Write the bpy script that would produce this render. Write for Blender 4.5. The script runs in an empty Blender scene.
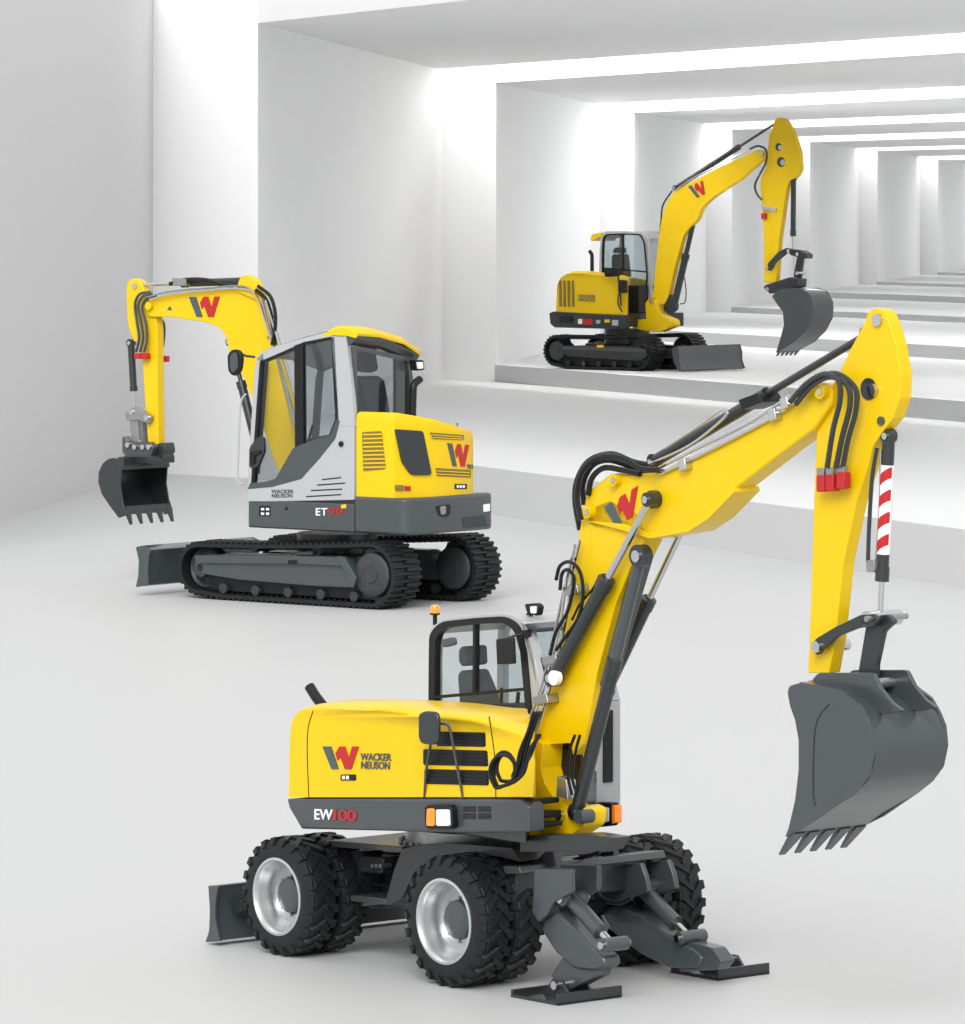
import bpy, bmesh, math, random
from mathutils import Vector, Matrix
random.seed(4)

# ------------------------------------------------------------------ camera
FPX, PW, PH, HZ, HC = 5000.0, 965.0, 1024.0, 211.0, 5.0
sc = bpy.context.scene
cam_d = bpy.data.cameras.new('camera')
cam = bpy.data.objects.new('camera', cam_d)
sc.collection.objects.link(cam)
sc.camera = cam
cam.location = (0, 0, HC)
cam.rotation_euler = (math.radians(90), 0, 0)
cam_d.sensor_fit = 'VERTICAL'
cam_d.sensor_height = 24.0
cam_d.lens = 24.0 * FPX / PH
cam_d.shift_y = (HZ - PH / 2) / PH
cam_d.clip_start = 0.5
cam_d.clip_end = 2000

# ------------------------------------------------------------------ light
sc.view_settings.view_transform = 'Standard'
sc.view_settings.look = 'None'
sc.view_settings.gamma = 1
sc.view_settings.use_curve_mapping = False
sc.view_settings.exposure = 0.18
world = bpy.data.worlds.new('studio_sky')
sc.world = world
world.use_nodes = True
wn, wl = world.node_tree.nodes, world.node_tree.links
wn.clear()
tc = wn.new('ShaderNodeTexCoord')
sp = wn.new('ShaderNodeSeparateXYZ')
wl.new(tc.outputs['Generated'], sp.inputs[0])
rx = wn.new('ShaderNodeValToRGB')            # brighter sky on the left, dimmer on the right
mr = wn.new('ShaderNodeMapRange')
mr.inputs[1].default_value = -1; mr.inputs[2].default_value = 1
wl.new(sp.outputs['X'], mr.inputs[0])
wl.new(mr.outputs[0], rx.inputs[0])   # left to right
rx.color_ramp.elements[0].color = (1.0, 1.0, 1.0, 1)
rx.color_ramp.elements[1].color = (.93, .93, .93, 1)
rz = wn.new('ShaderNodeValToRGB')
wl.new(sp.outputs['Z'], rz.inputs[0])
rz.color_ramp.elements[0].color = (0.9, 0.9, 0.9, 1)
rz.color_ramp.elements[1].color = (1, 1, 1, 1)
rz.color_ramp.elements[1].position = 0.7
mx = wn.new('ShaderNodeMixRGB'); mx.blend_type = 'MULTIPLY'; mx.inputs[0].default_value = 1
wl.new(rx.outputs[0], mx.inputs[1]); wl.new(rz.outputs[0], mx.inputs[2])
bg = wn.new('ShaderNodeBackground'); bg.inputs[1].default_value = 0.92
wl.new(mx.outputs[0], bg.inputs[0])
wo = wn.new('ShaderNodeOutputWorld'); wl.new(bg.outputs[0], wo.inputs[0])

sun_d = bpy.data.lights.new('sun', 'SUN')
sun_d.energy = 2.35
sun_d.angle = math.radians(35)
sun = bpy.data.objects.new('sun', sun_d)
sc.collection.objects.link(sun)
sun.rotation_euler = Vector((0.16, 0.95, -0.66)).to_track_quat('-Z', 'Y').to_euler()

# ------------------------------------------------------------------ materials
def mat(name, col, rough=0.5, metal=0.0, coat=0.0, noise=0.0, nscale=8.0, bump=0.0, bscale=60.0, emit=None, spec=0.5):
    m = bpy.data.materials.new(name); m.use_nodes = True
    n, l = m.node_tree.nodes, m.node_tree.links
    b = n['Principled BSDF']
    b.inputs['Base Color'].default_value = (*col, 1)
    b.inputs['Roughness'].default_value = rough
    b.inputs['Metallic'].default_value = metal
    b.inputs['Coat Weight'].default_value = coat
    b.inputs['Coat Roughness'].default_value = 0.08
    b.inputs['Specular IOR Level'].default_value = spec
    t = n.new('ShaderNodeTexCoord')
    if noise:
        nz = n.new('ShaderNodeTexNoise'); nz.inputs['Scale'].default_value = nscale
        nz.inputs['Detail'].default_value = 4
        l.new(t.outputs['Object'], nz.inputs['Vector'])
        mp = n.new('ShaderNodeMapRange')
        mp.inputs[3].default_value = 1 - noise; mp.inputs[4].default_value = 1 + noise
        l.new(nz.outputs['Fac'], mp.inputs[0])
        mm = n.new('ShaderNodeVectorMath'); mm.operation = 'MULTIPLY'
        mm.inputs[0].default_value = col
        l.new(mp.outputs[0], mm.inputs[1])
        l.new(mm.outputs[0], b.inputs['Base Color'])
    if bump:
        nb = n.new('ShaderNodeTexNoise'); nb.inputs['Scale'].default_value = bscale
        l.new(t.outputs['Object'], nb.inputs['Vector'])
        bp = n.new('ShaderNodeBump'); bp.inputs['Strength'].default_value = bump; bp.inputs['Distance'].default_value = 0.01
        l.new(nb.outputs['Fac'], bp.inputs['Height']); l.new(bp.outputs[0], b.inputs['Normal'])
    if emit:
        b.inputs['Emission Color'].default_value = (*emit[0], 1); b.inputs['Emission Strength'].default_value = emit[1]
    return m

def glass_mat(name, tint, refl=0.10):
    m = bpy.data.materials.new(name); m.use_nodes = True
    n, l = m.node_tree.nodes, m.node_tree.links
    n.clear()
    tr = n.new('ShaderNodeBsdfTransparent'); tr.inputs[0].default_value = (*tint, 1)
    gl = n.new('ShaderNodeBsdfGlossy'); gl.inputs['Roughness'].default_value = 0.03
    fr = n.new('ShaderNodeLayerWeight'); fr.inputs[0].default_value = .5
    pw = n.new('ShaderNodeMath'); pw.operation = 'POWER'; pw.inputs[1].default_value = 5
    l.new(fr.outputs['Facing'], pw.inputs[0])
    mp = n.new('ShaderNodeMath'); mp.operation = 'ADD'; mp.inputs[1].default_value = refl; mp.use_clamp = True
    l.new(pw.outputs[0], mp.inputs[0])
    ms = n.new('ShaderNodeMixShader'); o = n.new('ShaderNodeOutputMaterial')
    l.new(mp.outputs[0], ms.inputs[0]); l.new(tr.outputs[0], ms.inputs[1]); l.new(gl.outputs[0], ms.inputs[2])
    l.new(ms.outputs[0], o.inputs[0])
    return m

M = dict(
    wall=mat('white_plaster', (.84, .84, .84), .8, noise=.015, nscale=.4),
    sidewall=mat('shaded_plaster', (.66, .66, .66), .8, noise=.015, nscale=.4),  # darker copy of the wall plaster, the left wall's shade in its colour
    bay=mat('brightened_bay_floor', (.72, .725, .725), .6, noise=.015, nscale=.3, spec=.2),  # lighter copy of the floor, brightened to lift the dim bays
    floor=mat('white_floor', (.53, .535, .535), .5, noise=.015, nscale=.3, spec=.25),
    riser=mat('shaded_step_edge', (.56, .56, .565), .8, noise=.01, nscale=.3),  # white step fronts darkened here to carry their shade
    yellow=mat('yellow_paint', (.78, .515, .0015), .34, coat=.15, noise=.02, nscale=3, spec=.25),
    dark=mat('dark_grey_paint', (.020, .025, .027), .34, coat=.18, noise=.10, nscale=6),
    mid=mat('mid_grey_paint', (.050, .060, .064), .30, coat=.25, noise=.06, nscale=5),
    light=mat('light_grey_paint', (.41, .425, .44), .35, coat=.2, noise=.03, nscale=4),
    black=mat('black_plastic', (.008, .009, .010), .40, bump=.15, bscale=120, spec=.3),
    rubber=mat('black_rubber', (.011, .012, .013), .5, bump=.3, bscale=70, noise=.2, nscale=12, spec=.3),
    trackm=mat('track_steel_grey', (.045, .048, .05), .5, metal=.3, noise=.35, nscale=14, bump=.3, bscale=40),
    silver=mat('silver_paint', (.60, .61, .62), .30, metal=.85, noise=.03, nscale=10),
    chrome=mat('chrome_steel', (.58, .59, .60), .14, metal=1.0),
    steel=mat('brushed_steel', (.34, .35, .35), .32, metal=.85, noise=.25, nscale=20),
    red=mat('red_paint', (.46, .006, .010), .4, coat=.1),
    white=mat('white_print', (.82, .82, .82), .5),
    ink=mat('grey_print', (.065, .085, .095), .5),
    orange=mat('orange_lens', (.95, .25, .01), .2, coat=.5, emit=((1, .25, .01), .25)),
    lamp=mat('lamp_glass', (.85, .86, .87), .1, coat=.6),
    seat=mat('seat_fabric', (.09, .092, .10), .85, bump=.3, bscale=200),
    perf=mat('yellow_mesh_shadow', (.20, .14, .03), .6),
    glass=glass_mat('clear_glass', (.86, .89, .90), .03),
    tint=glass_mat('tinted_glass', (.68, .73, .75), .06),
)

# ------------------------------------------------------------------ projection helpers
def ray(px, py):
    return Vector(((px - PW / 2) / FPX, 1.0, (HZ - py) / FPX))

class Frame:
    """A machine's own axes: u forward, d away from the viewer's side, w up."""
    def __init__(s, px, py, below, yaw, sgn):
        z = FPX * below / (py - HZ)
        s.O = Vector(((px - PW / 2) / FPX * z, z, HC - below))
        a = math.radians(yaw)
        s.yaw = a; s.sgn = sgn
        s.f = Vector((math.cos(a), math.sin(a), 0))
        s.a = Vector((-math.sin(a), math.cos(a), 0)) * sgn
    def P(s, px, py, A, B=None):
        """point seen at a pixel on the upright plane d = A, or through plan points A, B"""
        if B is None: a, b, c = 0.0, 1.0, A
        else:
            du, dd = B[0] - A[0], B[1] - A[1]
            a, b = dd, -du; c = a * A[0] + b * A[1]
        r = ray(px, py); C0 = Vector((0, 0, HC)) - s.O
        n = s.f * a + s.a * b
        t = (c - n.dot(C0)) / n.dot(r)
        p = C0 + r * t
        return (p.dot(s.f), p.dot(s.a), p.z)
    def U(s, px, py, u):                       # plane across the machine at u
        return s.P(px, py, (u, 0), (u, 1))
    def v(s, p):                               # (u, d, w) -> local coordinates
        return Vector((p[0], s.sgn * p[1], p[2]))

class Offset(Frame):
    """the same machine axes with d counted from another upright plane"""
    def __init__(s, F, off):
        s.O, s.yaw, s.sgn, s.f, s.a, s.off = F.O, F.yaw, F.sgn, F.f, F.a, off
    def P(s, px, py, A, B=None):
        if B is None: A = A + s.off
        else: A, B = (A[0], A[1] + s.off), (B[0], B[1] + s.off)
        p = Frame.P(s, px, py, A, B)
        return (p[0], p[1] - s.off, p[2])
    def v(s, p): return Vector((p[0], s.sgn * (p[1] + s.off), p[2]))

def rnd(pts, r=0.0, n=4):
    out = []; N = len(pts)
    for i, p in enumerate(pts):
        rr = p[2] if len(p) > 2 else r
        P0 = Vector(p[:2]); A = Vector(pts[i - 1][:2]); B = Vector(pts[(i + 1) % N][:2])
        la, lb = (A - P0).length, (B - P0).length
        rr = min(rr, la * .48, lb * .48)
        if rr < 1e-6: out.append((P0.x, P0.y)); continue
        a = P0 + (A - P0).normalized() * rr; b = P0 + (B - P0).normalized() * rr
        for k in range(n + 1):
            t = k / n
            q = a * (1 - t) ** 2 + P0 * 2 * t * (1 - t) + b * t * t
            out.append((q.x, q.y))
    return out

def catmull(pts, n=6):
    pts = [Vector(p) for p in pts]; out = []
    for i in range(len(pts) - 1):
        p0 = pts[i - 1] if i else pts[0] * 2 - pts[1]
        p1, p2 = pts[i], pts[i + 1]
        p3 = pts[i + 2] if i + 2 < len(pts) else p2 * 2 - p1
        for k in range(n):
            t = k / n
            out.append(.5 * ((2 * p1) + (p2 - p0) * t + (2 * p0 - 5 * p1 + 4 * p2 - p3) * t * t + (3 * p1 - p0 - 3 * p2 + p3) * t ** 3))
    out.append(pts[-1]); return out

# ------------------------------------------------------------------ mesh builder (in a frame)
class MB:
    def __init__(s, F=None): s.bm = bmesh.new(); s.F = F
    def V(s, p): return s.bm.verts.new(s.F.v(p) if s.F else Vector(p))
    def face(s, vs):
        try: return s.bm.faces.new(vs)
        except ValueError: return None
    def prism3(s, A, B):
        a = [s.V(p) for p in A]; b = [s.V(p) for p in B]; n = len(a)
        s.face(a); s.face(b[::-1])
        for i in range(n): s.face([a[i], b[i], b[(i + 1) % n], a[(i + 1) % n]])
        return s
    def plate(s, pix, d0, d1, r=0.0, ins=None):
        """outline drawn on plane d0, carried across to d1"""
        q = [s.F.P(x, y, d0) for x, y in rnd(pix, r)]
        return s.prism3(q, [(p[0], d1, p[2]) for p in q])
    def uplate(s, pix, u0, u1, r=0.0):
        q = [s.F.U(x, y, u0) for x, y in rnd(pix, r)]
        return s.prism3(q, [(u1, p[1], p[2]) for p in q])
    def pplate(s, pix, A, B, th, r=0.0):
        """on the upright plane through plan points A, B, thickness th towards the viewer"""
        q = [s.F.P(x, y, A, B) for x, y in rnd(pix, r)]
        nx, ny = (B[1] - A[1]), -(B[0] - A[0]); L = math.hypot(nx, ny); nx /= L; ny /= L
        if s.F.f.y * nx + s.F.a.y * ny > 0: nx, ny = -nx, -ny
        return s.prism3([(p[0] + nx * th, p[1] + ny * th, p[2]) for p in q], [(p[0] - nx * .004, p[1] - ny * .004, p[2]) for p in q])
    def slab(s, plan, w0, w1, r=0.0, top=None):
        q = rnd(plan, r)
        A = [(x, y, w0) for x, y in q]
        B = [(x, y, (top(x, y) if top else w1)) for x, y in q]
        return s.prism3(A, B)
    def box(s, u0, u1, d0, d1, w0, w1):
        return s.slab([(u0, d0), (u1, d0), (u1, d1), (u0, d1)], w0, w1)
    def loft(s, secs, cap=True, close=True):
        rows = [[s.V(p) for p in q] for q in secs]
        n = len(rows[0])
        for a, b in zip(rows, rows[1:]):
            for i in range(n if close else n - 1): s.face([a[i], b[i], b[(i + 1) % n], a[(i + 1) % n]])
        if cap: s.face(rows[0]); s.face(rows[-1][::-1])
        return s
    def tube(s, pts, r, n=8, cap=True):
        pts = [Vector(p) for p in pts]; rows = []
        up = Vector((0, 0, 1)); prev = None
        for i, p in enumerate(pts):
            t = (pts[min(i + 1, len(pts) - 1)] - pts[max(i - 1, 0)])
            t = t.normalized() if t.length > 1e-9 else Vector((0, 0, 1))
            if prev is None:
                x = t.cross(up if abs(t.z) < .9 else Vector((1, 0, 0))).normalized()
            else:
                x = (prev - t * prev.dot(t)).normalized()
            prev = x; y = t.cross(x)
            rr = r[i] if isinstance(r, (list, tuple)) else r
            rows.append([p + (x * math.cos(2 * math.pi * k / n) + y * math.sin(2 * math.pi * k / n)) * rr for k in range(n)])
        return s.loft(rows, cap)
    def hose(s, pix, d, r, n=6):
        """pixel path; d a number or a list"""
        if not isinstance(d, (list, tuple)): d = [d] * len(pix)
        return s.tube(catmull([s.F.P(x, y, dd) for (x, y), dd in zip(pix, d)], n), r)
    def lathe(s, c, prof, n=32, cap=True):
        """profile of (radius, d) about an axis across the machine at c = (u, w)"""
        rows = []
        for r, d in prof:
            rows.append([(c[0] + r * math.cos(2 * math.pi * k / n), d, c[1] + r * math.sin(2 * math.pi * k / n)) for k in range(n)])
        return s.loft(rows, cap)
    def cyl(s, c, r, d0, d1, n=20): return s.lathe(c, [(r, d0), (r, d1)], n)
    def pcyl(s, px, py, rpx, d0, d1, n=20):
        c = s.F.P(px, py, d0); e = s.F.P(px, py + rpx, d0)
        return s.cyl((c[0], c[2]), abs(c[2] - e[2]), d0, d1, n)
    def done(s, name, m, parent=None, bevel=0.0, smooth=35, stuff=False):
        bm = s.bm
        bmesh.ops.recalc_face_normals(bm, faces=bm.faces[:])
        me = bpy.data.meshes.new(name); bm.to_mesh(me); bm.free()
        ms = m if isinstance(m, (list, tuple)) else [m]
        for x in ms: me.materials.append(M[x])
        o = bpy.data.objects.new(name, me); sc.collection.objects.link(o)
        if smooth:
            me.shade_smooth(); me.set_sharp_from_angle(angle=math.radians(smooth))
        if bevel:
            b = o.modifiers.new('bevel', 'BEVEL'); b.width = bevel; b.segments = 2; b.limit_method = 'ANGLE'; b.angle_limit = math.radians(40)
            b.harden_normals = False
        if parent: o.parent = parent
        return o

def root(name, F, label, cat):
    o = bpy.data.objects.new(name, None); sc.collection.objects.link(o)
    o.location = F.O; o.rotation_euler = (0, 0, F.yaw)
    o['label'] = label; o['category'] = cat
    o.empty_display_size = .3
    return o

def lettering(name, txt, m, F, quad, plane, parent, th=.006, spacing=1.0):
    """text filling a pixel quad (top left, top right, bottom right, bottom left) on a plane"""
    cu = bpy.data.curves.new(name, 'FONT'); cu.body = txt; cu.extrude = .01; cu.resolution_u = 3
    cu.space_character = spacing; cu.space_line = .82; cu.offset = .012
    t = bpy.data.objects.new(name, cu); sc.collection.objects.link(t)
    bpy.context.view_layer.update()
    me = bpy.data.meshes.new_from_object(t.evaluated_get(bpy.context.evaluated_depsgraph_get()))
    bpy.data.objects.remove(t); bpy.data.curves.remove(cu)
    xs = [v.co.x for v in me.vertices]; ys = [v.co.y for v in me.vertices]
    x0, x1, y0, y1 = min(xs), max(xs), min(ys), max(ys)
    TL, TR, BR, BL = [Vector(q) for q in quad]
    A, B = plane if isinstance(plane, tuple) else ((0, plane), (1, plane))
    nx, ny = (B[1] - A[1]), -(B[0] - A[0]); L = math.hypot(nx, ny); nx /= L; ny /= L
    if F.f.y * nx + F.a.y * ny > 0: nx, ny = -nx, -ny
    for v in me.vertices:
        a = (v.co.x - x0) / (x1 - x0); b = (y1 - v.co.y) / (y1 - y0)
        q = (TL * (1 - a) + TR * a) * (1 - b) + (BL * (1 - a) + BR * a) * b
        p = F.P(q.x, q.y, A, B); k = th if v.co.z > 0 else 0
        v.co = F.v((p[0] + nx * k, p[1] + ny * k, p[2]))
    me.materials.clear(); me.materials.append(M[m])
    o = bpy.data.objects.new(name, me); sc.collection.objects.link(o); o.parent = parent
    return o

def rect(x0, y0, x1, y1): return [(x0, y0), (x1, y0), (x1, y1), (x0, y1)]

GREY_STROKE = [(0, 0), (.23, 0), (.44, 1), (.25, 1)]
RED_STROKE = [(.36, .30), (.47, 0), (.62, 0), (.73, .52), (.82, 0), (1, 0), (.80, 1), (.62, 1), (.50, .46), (.42, .62)]
def emblem(F, quad, plane, parent, th=.006):
    TL, TR, BR, BL = [Vector(q) for q in quad]
    A, B = plane if isinstance(plane, tuple) else ((0, plane), (1, plane))
    def mp(P): return [tuple((TL * (1 - a) + TR * a) * (1 - b) + (BL * (1 - a) + BR * a) * b) for a, b in P]
    MB(F).pplate(mp(GREY_STROKE), A, B, th).done('emblem_stroke', 'ink', parent, smooth=0)
    MB(F).pplate(mp(RED_STROKE), A, B, th).done('emblem_stroke', 'red', parent, smooth=0)['label'] = 'red stroke of the emblem'

def hyd(F, name, p0, p1, d, split, rb, rr, parent, bm_='dark', rod='chrome'):
    """hydraulic cylinder: barrel from pixel p0, chrome rod to pixel p1"""
    A = Vector(F.P(*p0, d)); B = Vector(F.P(*p1, d)); S = A.lerp(B, split)
    n = (B - A).normalized()
    m = MB(F)
    m.tube([A + n * rb * .6, A.lerp(B, split * .9), A.lerp(B, split * .9), S, S], [rb, rb, rb * 1.14, rb * 1.14, rr * 1.1], 20)
    m.cyl((A.x, A.z), rb * 1.15, d - rb * .8, d + rb * .8)
    o = m.done(name, bm_, parent)
    MB(F).tube([S - n * .01, B], rr, 16).done('piston_rod', rod, o)
    MB(F).cyl((B.x, B.z), rr * 1.9, d - rb * .8, d + rb * .8).done('rod_eye', 'dark', o)
    MB(F).cyl((B.x, B.z), rr * 1.0, d - rb * 1.1, d + rb * 1.1).done('pin', 'chrome', o)
    MB(F).cyl((A.x, A.z), rb * .55, d - rb * 1.1, d + rb * 1.1).done('pin', 'chrome', o)
    return o

# ------------------------------------------------------------------ the hall
RINGS = [((153, -60, 473), (258, 23, 437)), ((443, 69, 380), (496, 82.5, 364.6)), ((601, 104, 339), (634, 112.5, 328.5)),
         ((707, 123.6, 312), (732, 129.5, 306.7)), ((793, 137, 297), (810, 142, 291.4)), ((859.6, 148.1, 284.6), (877.3, 150.8, 281.6)),
         ((920.7, 156.5, 274.8), (938, 160, 272.2)), ((972, 164, 268), (985, 166.5, 266))]
VPX = -1475.0
QF = 0.35
GAP, SLOT_FILL, BEAM_FILL = 1.2, [60, 30, 20, 15, 13, 12, 10], [62, 62, 20, 14, 12, 11, 11]  # opened slot width and strengths of the added fill lights
def wp(px, z): return Vector(((px - PW / 2) / FPX * z, z))
below = HC; rings = []
for (xo, yto, ybo), (xi, yti, ybi) in RINGS:
    zo = FPX * below / (ybo - HZ)
    ratio = (xo - VPX) / (xi - VPX)
    zi = zo * (1 - QF * (1 - ratio))
    prev = below
    below = (ybi - HZ) * zi / FPX
    rings.append(dict(o=wp(xo, zo), i=wp(xi, zi), xi=xi, zi=zi, fl=HC - below, flp=HC - prev,
                      ce=HC + (HZ - yti) * zi / FPX, cep=HC + (HZ - yto) * zo / FPX))
def along(r, px):                                   # where the portal's front line crosses a column of the view
    return wp(px, r['zi'] * (r['xi'] - VPX) / (px - VPX))
def struct(mb, name, m, bevel=0):
    o = mb.done(name, m, None, smooth=0); o['kind'] = 'structure'; return o
XR = 1040
for k, r in enumerate(rings):
    nx = rings[k + 1] if k + 1 < len(rings) else None
    if nx is None:
        nx = dict(o=r['i'] + Vector((8, 60)), ce=r['ce'], cep=r['ce'], i=r['i'] + Vector((8, 60)))
        back_o, back_r = nx['o'], nx['o'] + Vector((20, -5))
    else:
        back_o, back_r = nx['o'], along(nx, XR)
    # pier with its bright front and its long grey flank
    plan = [r['o'], r['i'], back_o, back_o + Vector((-1.2, 0)), r['o'] + Vector((-1.2, .6))]
    m = MB(); m.prism3([(p.x, p.y, r['flp'] - .5) for p in plan], [(p.x, p.y, max(r['cep'], r['ce'] + .6) + .4) for p in plan])
    struct(m, 'wall_left', 'wall')
    # raised floor bay behind the portal's front line
    fr = along(r, XR)
    bi = back_o + Vector((-.2, 2.0)); br = back_r + Vector((0, 2.0))
    plan = [r['i'], fr, br, bi]
    m = MB(); m.prism3([(p.x, p.y, r['flp'] - .6) for p in plan], [(p.x, p.y, r['fl']) for p in plan])
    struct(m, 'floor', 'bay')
    # the step's front, its shade put into a darker colour
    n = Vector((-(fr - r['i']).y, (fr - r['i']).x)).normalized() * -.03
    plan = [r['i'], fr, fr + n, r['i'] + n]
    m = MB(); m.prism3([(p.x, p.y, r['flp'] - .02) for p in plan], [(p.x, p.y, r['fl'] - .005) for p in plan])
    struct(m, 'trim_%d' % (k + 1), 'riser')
    # ceiling beam with its own soffit
    top = r['ce'] + (1.2 if k else 8)
    t1, t0 = 1 - GAP / (back_r - fr).length, 1 - GAP / (back_o - r['i']).length
    er, eo = fr.lerp(back_r, t1), r['i'].lerp(back_o, t0)
    ezr, ezo = HC + (nx['cep'] - HC) * er.y / back_r.y, HC + (nx['cep'] - HC) * eo.y / back_o.y
    A = [(r['i'].x, r['i'].y, r['ce']), (fr.x, fr.y, r['ce']), (er.x, er.y, ezr), (eo.x, eo.y, ezo)]
    m = MB(); m.prism3(A, [(p[0], p[1], top) for p in A])
    struct(m, 'ceiling', 'wall')
    # added unseen fill light, in a slot opened between beam and next portal
    if k + 1 < len(rings):
        c = (er + eo + back_o + back_r) / 4
        ld = bpy.data.lights.new('slot_fill', 'AREA'); ld.shape = 'RECTANGLE'
        ld.size = (er - eo).length; ld.size_y = GAP * .9; ld.energy = SLOT_FILL[k] * ld.size * ld.size_y
        lo = bpy.data.objects.new('slot_fill', ld); sc.collection.objects.link(lo)
        lo.location = (c.x, c.y, top - .1)
        dx = back_r - back_o
        lo.rotation_euler = (0, 0, math.atan2(dx.y, dx.x))
        # added unseen fill light behind the beam, aimed into the next bay
        ld = bpy.data.lights.new('beam_fill', 'AREA'); ld.shape = 'RECTANGLE'
        ld.size = (er - eo).length * .95; ld.size_y = .5; ld.energy = BEAM_FILL[k] * ld.size * .5
        lo = bpy.data.objects.new('beam_fill', ld); sc.collection.objects.link(lo)
        ex = (er - eo).normalized(); nb = Vector((-ex.y, ex.x))
        if nb.y < 0: nb = -nb
        c2 = (er + eo) / 2 + nb * .12
        lo.location = (c2.x, c2.y, (ezr + ezo) / 2 + .35)
        zz = -Vector((nb.x, nb.y, -.35)).normalized(); xx = Vector((ex.x, ex.y, 0)); yy = zz.cross(xx).normalized(); xx = yy.cross(zz)
        lo.rotation_euler = Matrix((xx, yy, zz)).transposed().to_euler()
# front hall floor and the big left wall
r = rings[0]
fr = along(r, XR)
plan = [(-60, 3), (90, 3), (90, 320), (-60, 320)]
m = MB(); m.prism3([(x, y, -.4) for x, y in plan], [(x, y, 0) for x, y in plan])
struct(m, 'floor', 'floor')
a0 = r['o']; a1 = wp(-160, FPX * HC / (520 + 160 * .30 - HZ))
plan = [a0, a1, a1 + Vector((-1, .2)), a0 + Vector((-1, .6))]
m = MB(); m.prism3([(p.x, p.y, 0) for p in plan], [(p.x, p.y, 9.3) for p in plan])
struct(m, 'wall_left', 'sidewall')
FLOOR2 = HC - rings[1]['fl']

def G(F, px, py, w=0.0):
    """plan point of the horizontal plane at height w seen at a pixel"""
    r = ray(px, py); t = (F.O.z + w - HC) / r.z
    p = Vector((0, 0, HC)) + r * t - F.O
    return (p.dot(F.f), p.dot(F.a))

def ring_mb(mb, outer, inner, t):
    """frame between two outlines of the same point count; t = offset vector (u, d, w)"""
    n = len(outer)
    def sh(q): return [(p[0] + t[0], p[1] + t[1], p[2] + t[2]) for p in q]
    rows = [[mb.V(p) for p in q] for q in (outer, inner, sh(inner), sh(outer))]
    for a, b in zip(rows, rows[1:] + rows[:1]):
        for i in range(n): mb.face([a[i], b[i], b[(i + 1) % n], a[(i + 1) % n]])
    return mb

def bar(F, name, a, b, d0, d1, thick, m, parent, bevel=0.0):
    """straight bar between pixels a and b, thick pixels wide, from d0 to d1"""
    A, B = Vector(a), Vector(b); n = (B - A).normalized(); n = Vector((-n.y, n.x)) * thick / 2
    return MB(F).plate([A + n, B + n, B - n, A - n], d0, d1).done(name, m, parent, bevel)

# ------------------------------------------------------------------ wheels
def wheel_proto(F, R, W):
    """tyre with lugs, rim and hub; origin on the axle at the tyre's outer face"""
    rr = R * .63
    t = MB(F)
    t.lathe((0, 0), [(rr, .02), (rr + .012, .0), (R * .74, -.004), (R * .86, .002), (R * .93, .018), (R * .955, .045), (R * .955, W - .045), (R * .93, W - .018), (R * .86, W), (R * .74, W), (rr, W - .02), (rr - .01, W / 2), (rr, .02)], 48, cap=False)
    n = 22
    for side in (0, 1):
        for k in range(n):
            a = 2 * math.pi * (k + .5 * side) / n; da = math.pi / n * .50
            def q(ang, r, d): return (r * math.cos(ang), d if not side else W - d, r * math.sin(ang))
            sk = .20
            # chevron lug across the tread
            lo = [q(a + sk - da * .9, R * .94, W * .56), q(a + sk + da * .9, R * .94, W * .56), q(a + da * 1.1, R * .94, .012), q(a - da * 1.1, R * .94, .012)]
            hi = [q(a + sk - da * .7, R, W * .55), q(a + sk + da * .7, R, W * .55), q(a + da * .9, R * .995, .03), q(a - da * .9, R * .995, .03)]
            t.prism3(lo, hi)
            # shoulder block running down the sidewall
            lo = [q(a - da * 1.1, R * .975, .05), q(a + da * 1.1, R * .975, .05), q(a + da * .8, R * .85, .02), q(a - da * .8, R * .85, .02)]
            hi = [q(a - da * .95, R * .985, .006), q(a + da * .95, R * .985, .006), q(a + da * .6, R * .86, -.010), q(a - da * .6, R * .86, -.010)]
            t.prism3(lo, hi)
    tyre = t.done('tyre', 'rubber', None, smooth=30)
    r = MB(F)
    r.lathe((0, 0), [(rr + .012, .014), (rr + .010, -.006), (rr - .006, -.010), (rr - .016, .004), (rr - .026, .03), (rr - .034, .07), (rr - .05, .10), (rr - .052, W * .62), (rr * .62, W * .64), (rr * .50, W * .58), (rr * .40, W * .58)], 48, cap=False)
    rim = r.done('rim', 'silver', None)
    h = MB(F)
    h.lathe((0, 0), [(rr * .46, W * .60), (rr * .46, W * .42), (rr * .40, W * .38), (rr * .2, W * .37)], 28)
    hub = h.done('hub', 'mid', None)
    nuts = []
    for k in range(8):
        a = k * math.pi / 4
        nuts.append(MB(F).cyl((rr * .53 * math.cos(a), rr * .53 * math.sin(a)), .012, W * .50, W * .63, 6).done('wheel_nut', 'steel', None, smooth=0))
    return [tyre, rim, hub] + nuts

def place_wheel(proto, par, F, u, d, R, first, flip=False, scale=1.0):
    out = []
    e = bpy.data.objects.new('wheel', None); sc.collection.objects.link(e); e.parent = par
    e.location = F.v((u, d, R)); e.scale = (scale,) * 3
    if flip: e.rotation_euler = (0, 0, math.pi)
    for o in proto:
        c = o if first else o.copy()
        if not first: sc.collection.objects.link(c)
        c.parent = e
    return e

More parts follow.
